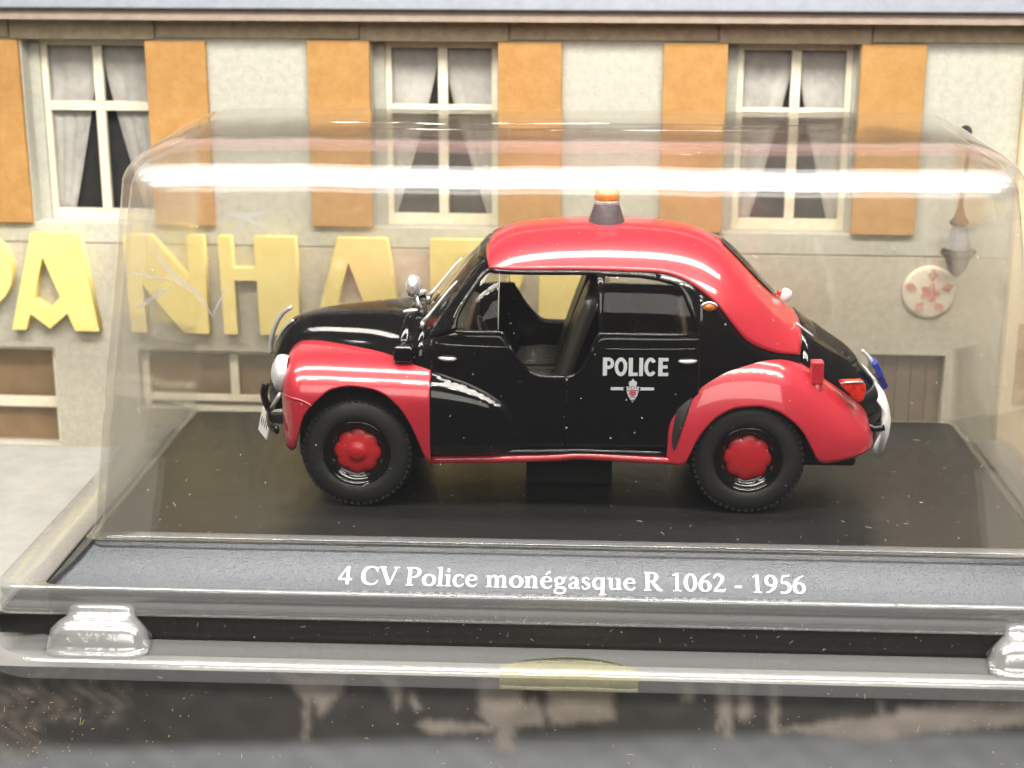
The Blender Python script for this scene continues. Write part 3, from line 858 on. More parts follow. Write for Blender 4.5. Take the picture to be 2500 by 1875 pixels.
# crease-like scratches in the front face of the cover
def front_y(z): return -(2.66 - 0.105 * z)
def scratch(P, wmax):
    Q = catmull([(x, front_y(z) - 0.004, z) for x, z in P], 8)
    n = len(Q)
    V, Fc = [], []
    for i in range(n):
        t = Q[min(i + 1, n - 1)] - Q[max(i - 1, 0)]
        t /= np.linalg.norm(t)
        nr = np.cross(t, (0, -1, 0.1))
        wd = wmax * math.sin(math.pi * (i + .3) / n) ** 0.7 * (0.7 + 0.5 * rng.random()) + 0.004
        V += [Q[i] + nr * wd, Q[i] - nr * wd]
    for i in range(n - 1):
        Fc.append((2 * i, 2 * i + 1, 2 * i + 3, 2 * i + 2))
    return pyd('scratch', V, Fc, SCRATCH, cover)
for P, wd in (([(-4.80, 3.47), (-4.66, 3.27), (-4.54, 3.13), (-4.31, 2.96), (-4.13, 2.70)], 0.035), ([(-5.15, 3.22), (-4.90, 3.16), (-4.60, 3.10)], 0.018),
              ([(-4.60, 3.04), (-4.80, 2.92), (-5.0, 2.78)], 0.028), ([(-3.95, 3.02), (-4.06, 2.84), (-4.13, 2.68)], 0.010),
              ([(-3.97, 3.91), (-3.72, 3.86), (-3.43, 3.92)], 0.022), ([(-3.85, 3.86), (-3.68, 3.82), (-3.50, 3.72)], 0.020), ([(-3.70, 3.84), (-3.80, 3.72), (-3.86, 3.66)], 0.008)):
    scratch(P, wd)

# sticker tape over the tray edge
tape = thing('tape_tab', 'yellowish clear half-round tape tab over the front tray edge', 'tape', (0, 0, 0))
V, Fc = [], []
rows = []
for k in range(17):
    a = math.pi * k / 16
    x = 0.08 - 0.79 * math.cos(a)
    d = 0.24 + 0.36 * (1 - math.sin(a))      # how far the round side reaches up the rim
    row = []
    for (dd, z) in [(d, None), (0.40, -1.10), (0.52, -1.075), (0.60, -1.075), (0.645, -1.12), (0.655, -1.20), (0.655, -1.30)]:
        dd2 = max(dd, d)
        zz = np.interp(dd2, [0.05, 0.16, 0.40, 0.52, 0.60, 0.645], [-1.06, -1.06, -1.10, -1.075, -1.075, -1.12]) if dd2 < 0.645 else (z if z is not None else -1.12)
        row.append((x, -3.10 - dd2 - 0.010, zz + 0.010 + 0.004 * math.sin(7 * x)))
    rows.append(row)
grid('film', rows, TAPEM, tape, flip=True, solid=0.006)

# ================================================================== the car
CX, CY = -0.19, 0.02
car = thing('police_car', 'red and black toy police car with amber roof beacon inside the clear case', 'car', (CX, CY, 0))
ZT = Pchip([(-3.745, 1.36), (-3.735, 1.52), (-3.69, 1.75), (-3.63, 1.91), (-3.52, 2.06), (-3.41, 2.14), (-3.11, 2.23), (-2.61, 2.30), (-2.02, 2.355), (-1.68, 2.375), (-1.58, 2.46), (-1.24, 2.85), (-1.04, 3.06), (-.88, 3.22), (-.70, 3.33), (-.46, 3.40), (.12, 3.46), (.70, 3.475), (1.20, 3.46), (1.52, 3.43), (1.80, 3.37), (2.06, 3.26), (2.28, 3.10), (2.45, 2.94), (2.62, 2.76), (2.91, 2.46), (3.18, 2.26), (3.52, 2.01), (3.81, 1.81), (4.04, 1.56), (4.21, 1.34), (4.30, 1.15), (4.335, 1.0)])
ZB = Pchip([(-3.75, 1.05), (-3.3, 1.2), (-2.6, 1.42), (-2.0, 1.62), (-1.6, 1.82), (-1.2, 1.98), (-.6, 2.02), (1.3, 2.02), (1.8, 1.92), (2.4, 1.65), (3.0, 1.36), (3.6, 1.12), (4.2, .86), (4.34, .80)])
WB = Pchip([(-3.75, .34), (-3.68, .44), (-3.55, .55), (-3.3, .68), (-2.8, .85), (-2.2, 1.03), (-1.62, 1.28), (-1.2, 1.40), (-.6, 1.45), (0, 1.465), (.8, 1.465), (1.5, 1.44), (2.0, 1.37), (2.5, 1.27), (3.07, 1.10), (3.5, .95), (3.9, .74), (4.2, .48), (4.30, .30), (4.335, .18)])
SM, SN = 2.5, 2.15
FZF = Pchip([(-3.425, 1.66), (-3.40, 1.80), (-3.34, 1.89), (-3.22, 1.945), (-2.94, 1.965), (-2.38, 1.955), (-1.91, 1.945), (-1.54, 1.93), (-1.30, 1.89), (-1.12, 1.84), (-.94, 1.76), (-.72, 1.60), (-.57, 1.40), (-.46, 1.10), (-.30, .95)])
def FYO(X):
    if X < -3.10:
        t = min(1.0, (-3.10 - X) / 0.328)
        return 0.98 + 0.58 * math.sqrt(max(0.0, 1 - t ** 2.2))
    return float(np.interp(X, [-3.10, -1.5, -1.1, -.8, -.55, -.40, -.25], [1.56, 1.60, 1.61, 1.58, 1.52, 1.46, 1.38]))
def front_w(X, z, yin=0.5):
    zc, zf, yo = 1.30, FZF(X), FYO(X)
    if z >= zf: return yin
    s = max(0.0, (z - zc) / max(zf - zc, 1e-3))
    tuck = 0.05 * max(0.0, (zc - z) / 0.7) ** 2
    return yin + (yo - yin) * (1 - min(1, s) ** 2.7) ** (1 / 2.4) - tuck
def smax(a, b, k=0.05):
    h = max(k - abs(a - b), 0) / k
    return max(a, b) + h * h * k * 0.25
def zt_to_T(X, z):
    zb, zt = ZB(X), ZT(X)
    if z <= zb: return (z - zb) * 60.0
    s = min(1.0, (z - zb) / (zt - zb))
    return math.degrees(math.asin(min(1.0, s ** (SM / 2))))
def core(X, T):
    zb, zt, wb = ZB(X), ZT(X), WB(X)
    if T >= 0:
        th = math.radians(min(T, 90))
        return wb * max(0.0, math.cos(th)) ** (2 / SN), zb + (zt - zb) * max(0.0, math.sin(th)) ** (2 / SM)
    z = zb + T / 60.0
    return wb * (1 - 0.03 * ((zb - z) / 1.0) ** 2), z
def lift(X, T, door=False, out=0.0):
    y, z = core(X, T)
    if door:
        cr = 0.022 * min(1, max(0, (2.135 - z) / 0.03))
        y = smax(y + cr, front_w(X, z) if X < -.3 else 0)
        sill = max(0, (0.90 - z) / 0.15)
        y -= 0.05 * sill ** 2
    return (X, -(y + out), z)
def resamp(P, n):
    """resample a list of (X, Z) by length, kept as a smooth curve"""
    P = catmull(P, 10) if len(P) > 2 else np.array(P, float)
    d = np.r_[0, np.cumsum(np.linalg.norm(np.diff(P, axis=0), axis=1))]
    t = np.linspace(0, d[-1], n)
    return np.stack([np.interp(t, d, P[:, i]) for i in range(2)], 1)
def ruled(A, B, na, nb, door=False, out=0.0, bT=None):
    """grid between two side-view curves; bT: a fixed angle for curve B (90 = the centre line)"""
    G = []
    A = resamp(A, na); B = resamp(B, na)
    for (xa, za), (xb, zb_) in zip(A, B):
        Ta = zt_to_T(xa, za)
        Tb = bT if bT is not None else zt_to_T(xb, zb_)
        row = []
        for j in range(nb):
            v = j / (nb - 1)
            X = xa + (xb - xa) * v
            row.append(lift(X, Ta + (Tb - Ta) * v, door, out))
        G.append(row)
    return G
def mir(G): return [[(x, -y, z) for x, y, z in r] for r in G]
def two_sided(name, Gs, m, solid=0.045, parent=car, flip=False):
    """near and far piece, each one mesh of one or more patches"""
    res = []
    for far in (False, True):
        V, Fc = [], []
        for G in Gs:
            H = mir(G) if far else G
            k, ni, nj = len(V), len(H), len(H[0])
            V += [p for r in H for p in r]
            for i in range(ni - 1):
                for j in range(nj - 1):
                    q = (k + i * nj + j, k + (i + 1) * nj + j, k + (i + 1) * nj + j + 1, k + i * nj + j + 1)
                    Fc.append(q)
        o = pyd(name, V, Fc, m, parent, True)
        fix_out(o, -1 if not far else 1)
        if solid:
            modi(o, solid=solid)
        res.append(o)
    return res
def fix_out(o, sy):
    """merge doubles, then turn every face outward (away from the car's core line)"""
    bm = bmesh.new(); bm.from_mesh(o.data)
    bmesh.ops.remove_doubles(bm, verts=bm.verts, dist=0.0008)
    bm.normal_update()
    for f in bm.faces:
        c = f.calc_center_median()
        ref = Vector((0, c.y, max(0.0, c.z - 1.6) * 0.8))
        if c.x < -3.3: ref += Vector((-0.6, 0, 0))
        if c.x > 3.6: ref += Vector((0.5, 0, 0))
        if f.normal.dot(ref) < 0:
            f.normal_flip()
    bm.to_mesh(o.data); bm.free()
    o.data.polygons.foreach_set('use_smooth', [True] * len(o.data.polygons))
def central(name, G, m, solid=0.05, cap=None):
    """a patch that ends on the centre line, joined with its mirror image"""
    full = [[*r, *[(x, -y, z) for x, y, z in r[::-1]]] for r in G]
    ni, nj = len(full), len(full[0])
    V = [p for r in full for p in r]
    Fc = [(i * nj + j, (i + 1) * nj + j, (i + 1) * nj + j + 1, i * nj + j + 1) for i in range(ni - 1) for j in range(nj - 1)]
    if cap == 'first': Fc.append(tuple(range(nj)))
    if cap == 'last': Fc.append(tuple((ni - 1) * nj + j for j in range(nj)))
    o = pyd(name, V, Fc, m, car, True)
    fix_out(o, 0)
    if solid: modi(o, solid=solid)
    return o
DRIP = [(-.80, 3.02), (-.26, 3.035), (.32, 3.045), (.96, 3.035), (1.37, 3.01), (1.67, 2.90), (1.98, 2.67), (2.20, 2.41), (2.41, 2.18), (2.73, 2.03), (3.08, 1.95)]
DR = catmull(DRIP, 12)
# roof skin down to the engine lid
N = 90
G = []
for i in range(N):
    t = i / (N - 1)
    xa = -.80 + 3.88 * t
    za = float(np.interp(xa, DR[:, 0], DR[:, 1]))
    Ta = zt_to_T(xa, za)
    xb = xa - 0.03 * (1 - t)
    row = []
    for j in range(24):
        v = j / 23
        bow = -0.05 * math.sin(math.pi * v) * max(0, 1 - t * 8) + 0.05 * math.sin(math.pi * v) * max(0, (t - .9) * 10)
        row.append(lift(xa + (xb - xa) * v + bow, Ta + (90 - Ta) * v, out=0.012))
    G.append(row)
central('roof', G, RED)
# engine lid at the tail
G = []
for i in range(30):
    t = i / 29
    X = 3.075 + (4.335 - 3.075) * math.sin(t * math.pi / 2) ** 0.9
    T0 = zt_to_T(X, max(.62, 1.15 - 0.5 * t))
    row = [lift(min(4.335, X + 0.05 * math.sin(math.pi * j / 23) * (1 - t)), T0 + (90 - T0) * j / 23) for j in range(24)]
    G.append(row)
lid = central('engine_lid', G, BLACK, cap='last')
# cooling slots across the lid
def on_top(X, yy, out=0.0):
    """point of the skin at lateral place yy"""
    lo, hi = 0.0, 90.0
    for _ in range(30):
        mid = (lo + hi) / 2
        if core(X, mid)[0] > yy: lo = mid
        else: hi = mid
    y, z = core(X, lo)
    return np.array([X, yy, z + out])
for k in range(13):
    X = 3.38 + 0.045 * k
    P = [on_top(X, s, 0.004) * np.array([1, 1, 1]) for s in np.linspace(0.0, 0.42, 7)]
    P = [p * np.array([1, -1, 1]) for p in P[::-1]] + P[1:]
    tube('louvre', P, 0.013, BLACK, lid, 6)
# bonnet
G = []
xs = [-3.745, -3.742, -3.735, -3.72, -3.70, -3.67, -3.63, -3.58, -3.52, -3.45, -3.36] + list(np.linspace(-3.25, -1.62, 26))
for X in xs:
    G.append([lift(X, -6 + 96 * j / 23) for j in range(24)])
hood = central('bonnet', G, BLACK, cap='first')
# windscreen and its surround
PIL = [(-1.62, 2.12), (-1.42, 2.40), (-1.14, 2.80), (-.99, 2.99), (-.83, 3.10)]
WED = [(-1.19, 2.30), (-1.185, 2.42), (-1.13, 2.57), (-.99, 2.79), (-.88, 2.93), (-.80, 2.985)]
a_pil = ruled(PIL, WED, 20, 6)
head = []
for i in range(8):
    t = i / 7
    xa, za = -.83 + 0.03 * t, 3.10 - 0.085 * t
    Ta = zt_to_T(xa, za)
    head.append([lift(xa + (-.985 + 0.16 * t - xa) * min(1, 3 * j / 15), Ta + (90 - Ta) * j / 15) for j in range(16)])
cant = ruled([p for p in DRIP if p[0] < 1.0] + [(1.28, 3.022)], [(-.80, 2.985), (.52, 3.0), (.63, 2.985), (1.02, 2.975), (1.28, 2.94)], 30, 3)
bpil = ruled([(.525, 3.0), (.565, 2.28)], [(.63, 2.985), (.605, 2.28)], 10, 3)
cpil = ruled([(1.28, 2.94), (1.53, 2.86), (1.63, 2.66), (1.73, 2.43), (1.77, 2.28)], [(1.28, 3.022), (1.50, 2.975), (1.67, 2.90), (1.78, 2.80), (1.79, 2.28)], 16, 4)
cq = []
for i in range(26):
    X = 1.775 + (3.08 - 1.775) * i / 25
    T0, T1 = zt_to_T(X, 1.20), zt_to_T(X, float(np.interp(X, DR[:, 0], DR[:, 1])))
    cq.append([lift(X, T0 + (T1 - T0) * j / 9) for j in range(10)])
two_sided('window_surround', [a_pil, cant, bpil, cpil], BLACK)
two_sided('rear_quarter', [cq], BLACK)
central('windscreen_header', head, BLACK)
G = []
for i in range(16):
    t = i / 15
    P = resamp(PIL, 16)[i]
    T0 = zt_to_T(*P)
    xc = -1.60 + (-.985 + 1.60) * t
    G.append([lift(P[0] + (xc - P[0]) * (j / 11) ** 0.8, T0 + (90 - T0) * j / 11, out=-0.02) for j in range(12)])
central('windscreen', G, GLASS, solid=None)
# cowl side between bonnet and door
cw = []
for i in range(6):
    X = -1.62 + 0.13 * i / 5
    T0, T1 = zt_to_T(X, 0.8), zt_to_T(X, 2.12 + 0.16 * i / 5 * 0.45)
    cw.append([lift(X, T0 + (T1 - T0) * j / 7) for j in range(8)])
two_sided('cowl_side', [cw], BLACK)
# doors
def door_patch(top, xa, xb, n):
    G = []
    TP = np.array(top)
    for X in np.linspace(xa, xb, n):
        zt_ = float(np.interp(X, TP[:, 0], TP[:, 1]))
        zl = 0.76 + 0.03 * min(1, (X + 1.5) / 1.6)
        T0, T1 = zt_to_T(X, zl), zt_to_T(X, zt_)
        G.append([lift(X, T0 + (T1 - T0) * j / 33, True) for j in range(34)])
    return G
DTOP = [(-1.50, 2.17), (-1.19, 2.285), (-1.08, 2.285), (-.66, 2.30), (-.60, 2.255), (-.54, 2.16), (-.49, 2.07), (-.42, 1.97), (-.34, 1.88), (-.27, 1.815), (-.19, 1.775), (-.10, 1.76), (.18, 1.755)]
DTOP2 = [(.18, 1.755), (.24, 1.765), (.30, 1.80), (.36, 1.855), (.41, 1.925), (.46, 2.03), (.50, 2.14), (.54, 2.23), (.58, 2.285), (.66, 2.30), (1.79, 2.29)]
fdoor = two_sided('front_door', [door_patch(DTOP, -1.50, .172, 70)], BLACK)
rdoor = two_sided('rear_door', [door_patch(DTOP2, .186, 1.80, 66)], BLACK)
def surf(X, z, out=0.0, door=True):
    return lift(X, zt_to_T(X, z), door, out)
for far in (0, 1):
    sg = -1 if far else 1
    mp = lambda P: [(p[0], p[1] * sg, p[2]) for p in P]
    # rolled edge along the waist and the cut-out
    tube('edge_roll', mp([surf(x, z, -0.012) for x, z in catmull(DTOP[1:], 4)]), 0.028, BLACK, fdoor[far], 8)
    tube('edge_roll', mp([surf(x, z, -0.012) for x, z in catmull(DTOP2, 4)]), 0.028, BLACK, rdoor[far], 8)
    tube('waist_crease', mp([surf(x, 2.125, 0.0) for x in np.linspace(-1.44, -.56, 14)]), 0.016, BLACK, fdoor[far], 6)
    tube('waist_crease', mp([surf(x, 2.125, 0.0) for x in np.linspace(.62, 1.78, 14)]), 0.016, BLACK, rdoor[far], 6)
    for d, x0, x1, z in ((fdoor[far], -1.40, -1.18, 1.965), (rdoor[far], 1.54, 1.76, 1.985)):
        P = [surf(x, z, o_) for x, o_ in zip(np.linspace(x0, x1, 8), (0.01, .035, .045, .05, .05, .045, .035, .01))]
        tube('handle', mp(P), [.012, .022, .026, .027, .027, .026, .022, .012], SILVER, d, 8)
    for z in (1.70, 1.07):
        P = [surf(.18, z + dz, 0.012) for dz in np.linspace(-.06, .06, 5)]
        tube('hinge', mp(P), [.02, .034, .036, .034, .02], BLACK, rdoor[far], 8)
    # painted sill under the doors
    P = [(x, (-1.445 + 0.02 * math.cos(x)) * sg, z) for x, z in catmull([(-1.50, .655), (-1.1, .665), (-.75, .675), (0.0, .705), (.36, .735), (1.0, .715), (1.50, .70)], 6)]
    tube('sill', P, 0.050, RED, car, 8)
    P = [(x, (-1.43) * sg, z) for x, z in catmull([(-1.50, .745), (-.75, .765), (.1, .79), (.36, .80), (1.45, .785)], 6)]
    tube('sill_lip', P, 0.038, BLACK, car, 8)
# front fenders
FLO = Pchip([(-3.43, 1.05), (-3.40, .92), (-3.37, .84), (-3.32, .768), (-3.25, .76), (-3.21, .84), (-3.17, .96), (-3.08, 1.22), (-2.9, 1.44), (-2.71, 1.58), (-2.49, 1.62), (-2.22, 1.59), (-2.03, 1.51), (-1.85, 1.34), (-1.71, 1.09), (-1.62, .86), (-1.56, .71), (-1.505, .635)])
xs = [-3.425, -3.42, -3.412, -3.40, -3.385, -3.365, -3.34, -3.31, -3.28, -3.25, -3.22, -3.19, -3.16, -3.12] + list(np.linspace(-3.08, -1.5, 64))
G = []
for X in xs:
    zl, zh = FLO(X), FZF(X)
    row = []
    for j in range(40):
        v = j / 39
        z = zl + (zh - zl) * (1 - (1 - v) ** 2.2)
        y = front_w(X, min(z, zh - 1e-6))
        # faint pressed line curling from the headlamp to the arch
        row.append((X, -y, z))
    row[-1] = (X, -0.5, zh)
    G.append(row)
G.insert(0, [(-3.43, min(-0.5, p[1] + 0.5), p[2]) for p in G[0]])
ff = two_sided('front_fender', [G], RED, solid=0.05)
# rear fenders
RLO = Pchip([(1.43, .665), (1.60, .66), (1.65, .69), (1.70, .79), (1.77, .97), (1.89, 1.16), (2.05, 1.32), (2.27, 1.42), (2.51, 1.44), (2.74, 1.39), (2.97, 1.24), (3.10, 1.10), (3.21, .90), (3.30, .74), (3.36, .705), (3.64, .73), (3.88, .80), (3.965, .93)])
RHI = Pchip([(1.425, .70), (1.435, 1.06), (1.49, 1.40), (1.58, 1.56), (1.70, 1.69), (1.9, 1.84), (2.2, 1.95), (2.5, 1.975), (2.8, 1.94), (3.11, 1.84), (3.43, 1.62), (3.75, 1.33), (3.9, 1.14), (3.968, .95)])
RYO = Pchip([(1.43, 1.475), (1.6, 1.53), (1.9, 1.58), (2.3, 1.60), (2.8, 1.58), (3.2, 1.51), (3.5, 1.42), (3.75, 1.29), (3.9, 1.13), (3.968, .92)])
def rear_w(X, z):
    zc, zf, yo = 0.75, RHI(X), RYO(X)
    yin = float(np.interp(X, [1.4, 1.7, 2.8, 3.4, 3.97], [1.38, 1.15, 1.05, .75, .45]))
    s = min(1.0, max(0.0, (z - zc) / max(zf - zc, 1e-3)))
    return yin + (yo - yin) * max(0.0, 1 - s ** 2.3) ** (1 / 2.1)
xs = [1.43, 1.44, 1.455, 1.475, 1.50, 1.54, 1.58, 1.62] + list(np.linspace(1.66, 3.86, 76)) + [3.885, 3.91, 3.93, 3.945, 3.955, 3.962, 3.966]
G = []
for X in xs:
    zl, zh = RLO(X), RHI(X)
    row = []
    for j in range(40):
        v = j / 39
        z = zl + (zh - zl) * (1 - (1 - v) ** 2.2)
        row.append((X, -rear_w(X, z), z))
    G.append(row)
G.append([(3.97, min(-0.3, p[1] + 0.45), p[2]) for p in G[-1]])
G = [[(x + 0.11 * max(0.0, (x - 3.25) / 0.72) ** 1.3, y, z) for x, y, z in r] for r in G]
rf = two_sided('rear_fender', [G], RED, solid=0.05)
SCO = [(1.76, 1.67), (1.74, 1.56), (1.70, 1.42), (1.645, 1.25), (1.585, 1.06), (1.53, .88), (1.505, .88), (1.485, 1.0), (1.50, 1.16), (1.545, 1.36), (1.635, 1.54)]
for far in (0, 1):
    sg = -1 if far else 1
    # black air-intake grip at the leading edge of the rear fender
    P = catmull(SCO, 5, closed=True)
    c = P.mean(axis=0)
    V = [(p[0], -(rear_w(p[0], p[1]) + 0.012) * sg, p[1]) for p in P] + [(c[0] + (p[0] - c[0]) * .5, -(rear_w(c[0] + (p[0] - c[0]) * .5, c[1] + (p[1] - c[1]) * .5) + 0.030) * sg, c[1] + (p[1] - c[1]) * .5) for p in P]
    k = len(P)
    V.append((c[0], -(rear_w(c[0], c[1]) + 0.034) * sg, c[1]))
    Fc = [(i, (i + 1) % k, k + (i + 1) % k, k + i) for i in range(k)] + [(k + i, k + (i + 1) % k, 2 * k) for i in range(k)]
    if sg < 0: Fc = [f[::-1] for f in Fc]
    o = pyd('air_intake', V, Fc, BLACKM, rf[far], True)
    # red indicator block on a foot
    yb = -(rear_w(3.27, 1.66)) * sg
    b = box('indicator', 3.19, 3.345, -0.085, 0.085, 1.64, 1.93, RED, rf[far], 0.022, 3)
    b.location = (0, -1.13 * sg, 0)
    tube('indicator_foot', [(3.27, -1.13 * sg, 1.66), (3.28, -1.16 * sg, 1.55), (3.29, -1.24 * sg, 1.44)], [.075, .06, .03], RED, rf[far], 10)
    # tail lamp
    V = []
    for dy in (-0.09, 0.09):
        for x, z in ((3.56, 1.62), (3.60, 1.645), (3.84, 1.655), (3.88, 1.63), (3.895, 1.52), (3.865, 1.42), (3.81, 1.375)):
            V.append((x, (-1.02 + dy) * sg, z))
    Fc = [tuple(range(7))[::-1], tuple(range(7, 14))] + [(i, (i + 1) % 7, 7 + (i + 1) % 7, 7 + i) for i in range(7)]
    o = pyd('tail_lamp', V, Fc, REDL, rf[far]); modi(o, bevel=(0.02, 3))
    tube('lamp_trim', [(3.57, -1.10 * sg, 1.632), (3.70, -1.115 * sg, 1.655), (3.85, -1.105 * sg, 1.655)], 0.014, CHROME, rf[far], 6)
    # headlamp
    prof = [(0.0, 0.13), (0.08, 0.125), (0.15, 0.10), (0.185, 0.07)]
    h = lathe('headlamp', [(0.19, 0.075), (0.235, 0.05), (0.25, 0.0), (0.245, -0.05), (0.22, -0.10)], SILVER, ff[far], 32, 'z')
    h.location = (-3.43, -1.03 * sg, 1.63); h.rotation_euler = (0, math.radians(-90), 0)
    l = lathe('lamp_lens', prof, LENSC, h, 32, 'z')
    # pressed ridge behind the lamp
    P = [(x, -(front_w(x, z) - 0.008) * sg, z) for x, z in catmull([(-3.37, 1.455), (-3.25, 1.455), (-3.12, 1.44), (-3.02, 1.40), (-2.965, 1.36)], 5)]
    tube('pressed_ridge', P, [0.004] + [0.018] * (len(P) - 2) + [0.004], RED, ff[far], 8)
    # side turn lamp high on the quarter
    s = surf(1.90, 2.62, 0.0, False)
    q = lathe('turn_lamp', [(0.0, 0.05), (0.05, 0.045), (0.085, 0.022), (0.095, 0.0)], AMBERL, car, 24, 'y')
    q.location = (s[0], s[1] * sg, s[2]); q.scale = (1.0, sg, 0.62)
    tube('lamp_hood', [(s[0] + .095 * math.cos(a), s[1] * sg - .03 * sg, s[2] + .06 * math.sin(a)) for a in np.linspace(0.15, math.pi - .15, 10)], 0.016, CHROME, q.parent, 6)
# side glass
def glass(name, G):
    return two_sided(name, [G], GLASS, solid=None)
def gl_patch(top, bot, n=12, nb=8): return ruled(top, bot, n, nb, out=-0.03)
rg = glass('rear_side_glass', gl_patch([(.63, 2.985), (1.02, 2.975), (1.28, 2.94), (1.53, 2.86)], [(.605, 2.27), (1.0, 2.27), (1.4, 2.27), (1.77, 2.27)]))
qg = glass('quarter_glass', gl_patch([(-1.185, 2.42), (-1.13, 2.57), (-.99, 2.79), (-.88, 2.93), (-.67, 2.99)], [(-1.19, 2.29), (-1.0, 2.28), (-.80, 2.28), (-.66, 2.29), (-.655, 2.30)]))
for far in (0, 1):
    sg = -1 if far else 1
    P = [surf(-.665, z, -0.03, False) for z in np.linspace(2.29, 2.985, 8)]
    tube('glass_edge', [(p[0], p[1] * sg, p[2]) for p in P], 0.007, mat('glass_edge_grey', (0.20, 0.19, 0.18), 0.3, noise=(8, (0.28, 0.27, 0.26), 2)) if 'glass_edge_grey' not in MATS else MATS['glass_edge_grey'], qg[far], 6)
# rear window: dark pane let into the back of the roof
G = []
for i in range(14):
    X = 2.12 + 0.70 * i / 13
    e = 0.40 * math.sin(math.pi * (0.12 + 0.76 * i / 13)) ** 0.5
    G.append([tuple(on_top(X, s * e, 0.006) + np.array([0.022, 0, 0.014])) for s in np.linspace(-1, 1, 15)] if False else
             [(lambda p: (p[0] + 0.016, s * e, p[2] + 0.012))(on_top(X, abs(s) * e)) for s in np.linspace(-1, 1, 15)])
o = grid('rear_window', G, BLACK, car); fix_out(o, 0)
# wheel arches, floor and the inside
box('chassis', -3.25, 3.85, -0.98, 0.98, 0.50, 1.02, BLACKM, car, 0.05)
box('engine_bay', 1.95, 3.0, -1.02, 1.02, 1.0, 1.62, BLACKM, car, 0.05)
box('front_bay', -3.2, -1.65, -0.80, 0.80, 1.0, 1.52, BLACKM, car, 0.05)
box('floor_tray', -1.64, 1.95, -1.36, 1.36, 0.80, 0.93, BLACKM, car, 0.03)
box('dashboard', -1.45, -1.05, -1.10, 1.10, 1.95, 2.26, SEATM, car, 0.06)
box('parcel_shelf', 1.86, 2.3, -1.08, 1.08, 1.3, 2.24, BLACKM, car, 0.05)
for (x0, x1, y0, z1) in ((-3.15, -1.72, 0.985, 1.56), (1.72, 3.15, 0.985, 1.46)):
    for sg in (-1, 1):
        box('wheel_housing', x0, x1, sg * y0 - 0.012, sg * y0 + 0.012, 0.52, z1, BLACKM, car)
        P = [((x0 + x1) / 2 + 0.76 * math.cos(a), z) for a, z in []]
        G = []
        for k in range(17):
            a = math.pi * k / 16
            X = (x0 + x1) / 2 + 0.755 * math.cos(a) * 0.95
            Z = 0.80 + (z1 + 0.02 - 0.80) * math.sin(a) ** 0.7
            G.append([(X, sg * 0.98, Z), (X, sg * 1.40, Z)])
        grid('wheel_tunnel', G, BLACKM, car)
box('mount_block', -0.35, 0.78, -0.42, 0.42, 0.004, 0.50, BLACKM, car, 0.02)
def seat(y0):
    s = bpy.data.objects.new('seat', None); COL.objects.link(s); s.parent = car
    back = []
    for j in range(13):
        t = -1 + 2 * j / 12
        row = []
        for i in range(20):
            v = i / 19
            a = v * 1.0
            x = 0.16 + 0.34 * v + 0.10 * v * v
            z = 1.42 + 1.30 * v
            wd = 0.50 * (1 - 0.30 * max(0, v - .55) ** 1.5) * (1 if v < .9 else math.sqrt(max(0, 1 - ((v - .9) / .105) ** 2)))
            rib = 0.022 * abs(math.sin(math.pi * 3.5 * t))
            x -= rib + 0.05 * (1 - t * t) * 0.3
            row.append((x, y0 + wd * t, z))
        back.append(row)
    b = grid('backrest', back, SEATM, s, solid=0.14)
    for j in range(13):
        t = -0.9 + 1.8 * j / 12
        P = [(0.13 + 0.34 * v + 0.10 * v * v, y0 + 0.48 * t * (1 - 0.3 * max(0, v - .55) ** 1.5), 1.42 + 1.28 * v * (1 - 0.06 * t ** 4)) for v in np.linspace(0, .97, 12)]
        tube('rib', P, 0.034, SEATM, b, 6)
    cushion = box('cushion', -0.55, 0.22, y0 - 0.50, y0 + 0.50, 1.20, 1.48, SEATM, s, 0.09, 4)
    for j in range(9):
        yy = y0 - 0.44 + 0.88 * j / 8
        tube('rib', [(-0.50, yy, 1.46), (-.2, yy, 1.485), (0.15, yy, 1.48)], 0.032, SEATM, cushion, 6)
seat(-0.62)
seat(0.62)
bench = box('rear_bench', 1.0, 1.75, -1.15, 1.15, 1.15, 1.45, SEATM, car, 0.08, 4)
box('bench_back', 1.62, 1.86, -1.15, 1.15, 1.40, 2.20, SEATM, bench, 0.08, 4)
wheelp = [(-0.86 - 0.10 * math.sin(a), -0.62 + 0.30 * math.cos(a), 2.02 + 0.28 * math.sin(a)) for a in np.linspace(0, 2 * math.pi, 33)[:-1]]
sw = tube('steering_wheel', wheelp, 0.022, BLACKM, car, 8, closed=True)
tube('steering_column', [(-0.86, -0.62, 2.02), (-1.3, -0.62, 1.80)], 0.03, BLACKM, sw)
tube('spoke', [(-0.86, -0.90, 2.02), (-0.86, -0.34, 2.02)], 0.016, BLACKM, sw)
